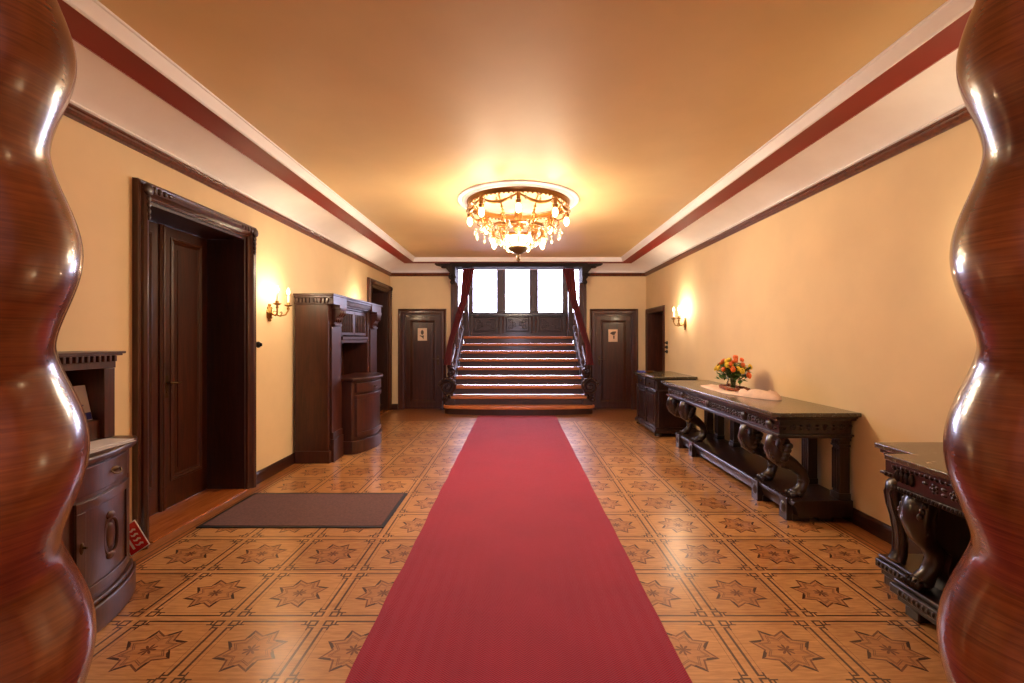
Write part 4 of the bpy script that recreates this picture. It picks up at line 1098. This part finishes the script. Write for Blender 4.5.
bq = thing('flower_bouquet', 'bouquet of orange and yellow tulips in the glass vase', 'flowers', (FX, FY, VZ+.012))
stm = MB(); lf = MB(); random.seed(11)
heads = []
for k in range(32):
    a = k*2.399+random.uniform(-.3,.3); r_ = .24*math.sqrt((k+.5)/32)*random.uniform(.85,1.05); hh = VZ+.345 - .15*(r_/.24)**2 + random.uniform(-.045,.03)
    heads.append((FX+r_*math.cos(a)*.78, FY+r_*math.sin(a)*1.0, hh, k))
for hx, hy, hz, k in heads:
    dx_, dy_ = hx-FX, hy-FY
    stm.tube([(FX+dx_*.1, FY+dy_*.1, VZ+.02), (FX+dx_*.18, FY+dy_*.18, VZ+.15), (FX+dx_*.6, FY+dy_*.6, VZ+.15+(hz-VZ-.15)*.6), (hx,hy,hz-.02)], .0035, 5)
stm.build('stems', MAT['leaf'], bq, smooth=50)
for k in range(230):
    a = random.random()*2*PI; r_ = random.uniform(.05,.22); z = VZ+.15+random.uniform(0,.17)-(r_/.24)**2*.05
    c0 = Vector((FX+r_*.75*math.cos(a), FY+r_*math.sin(a), z)); d = Vector((math.cos(a+random.uniform(-.8,.8)), math.sin(a+random.uniform(-.8,.8)), random.uniform(-.5,.8))).normalized()
    s_ = d.cross(Vector((0,0,1))).normalized(); L_ = random.uniform(.06,.12); w_ = L_*.22; up_ = s_.cross(d)*.006
    lf.add([c0-d*L_*.5, c0+s_*w_, c0+d*L_*.5, c0-s_*w_, c0+up_, c0-up_*.3], [(0,1,4),(1,2,4),(2,3,4),(3,0,4),(1,0,5),(2,1,5),(3,2,5),(0,3,5)])
o = lf.build('foliage', MAT['leaf'], bq, smooth=0); o['kind'] = 'stuff'
for hx, hy, hz, k in heads:
    f = MB(); c = Vector((hx,hy,hz)); out = Vector((hx-FX, hy-FY, .16)).normalized()
    sgn = random.random()*6; rr_ = .018+.007*random.random()
    for j in range(6):
        a = j*PI/3+sgn; e1 = out.cross(Vector((0,0,1)));  e1 = e1.normalized() if e1.length > .01 else Vector((1,0,0)); e2 = out.cross(e1)
        pc = c + (e1*math.cos(a)+e2*math.sin(a))*rr_*.6 + out*.012
        f.ball(pc, (rr_*.62, rr_*.62, rr_*1.05), 7, 6)
    f.build('flower', MAT['orange'] if random.random() < .58 else MAT['yellow'], bq, smooth=60)

# ================================================================== LIGHTS
def pl(name, loc, power, rgb, rad=.03):
    l = bpy.data.lights.new(name, 'POINT'); l.energy = power; l.color = rgb; l.shadow_soft_size = rad
    o = bpy.data.objects.new(name, l); o.location = loc; COL.objects.link(o); return o
WARM = (1.0, .80, .57)
for k in range(8):
    a = 2*PI*k/8 - PI/2; pl('chandelier_lamp', (CX+.57*math.cos(a), CY+.57*math.sin(a), CH-.36), 4.5, WARM, .035)
for k in range(4):
    a = 2*PI*k/4+PI/8; pl('chandelier_lower_lamp', (CX+.36*math.cos(a), CY+.36*math.sin(a), CH-.62), 26, WARM, .03)
for m_, u_, z_ in ((mL, 5.05, 1.80), (mR, 7.56, 1.76), (mL, 7.70, 1.80), (mR, 2.50, 1.80)):
    for d in (-1, 1):
        p_ = m_(u_+d*.12, z_+.25, .155); pl('sconce_lamp', p_, 22 if u_ > 7 else 13, (1,.79,.53), .022)
for x_ in (-1.4, 1.4): pl('anteroom_lamp', (x_, -1.6, 2.5), 8, (1,.82,.62), .12)  # unseen fill lamps behind the camera, added to brighten the near end
# daylight portals
def portal(x, y, z, sx, sz, rx):
    l = bpy.data.lights.new('window_portal', 'AREA'); l.shape = 'RECTANGLE'; l.size = sx; l.size_y = sz; l.cycles.is_portal = True
    o = bpy.data.objects.new('window_portal', l); o.location = (x,y,z); o.rotation_euler = (rx,0,0); COL.objects.link(o)
portal(.04, 13.25, (WB+WT)/2, 4.4, WT-WB+.1, -PI/2)
portal(0, -4.25, 1.7, 1.1, 1.9, PI/2)  # sampling portal at the added anteroom window
wld = bpy.data.worlds.new('overcast_sky'); bpy.context.scene.world = wld; wld.use_nodes = True
nt = wld.node_tree; bg = nt.nodes['Background']; bg.inputs[0].default_value = (.74,.72,1.0,1); bg.inputs[1].default_value = 20

# ================================================================== CAMERA
cam = bpy.data.cameras.new('camera'); co = bpy.data.objects.new('camera', cam); COL.objects.link(co)
co.location = (0,0,CZ); co.rotation_euler = (PI/2,0,0); cam.sensor_width = 36; cam.lens = 460/1024*36
cam.shift_x = -4.5/1024; cam.shift_y = -2.5/1024; cam.clip_start = .02
sc = bpy.context.scene; sc.camera = co
vs_ = sc.view_settings; vs_.view_transform = 'Standard'; vs_.look = 'None'; vs_.gamma = 1; vs_.exposure = .48; vs_.use_curve_mapping = False
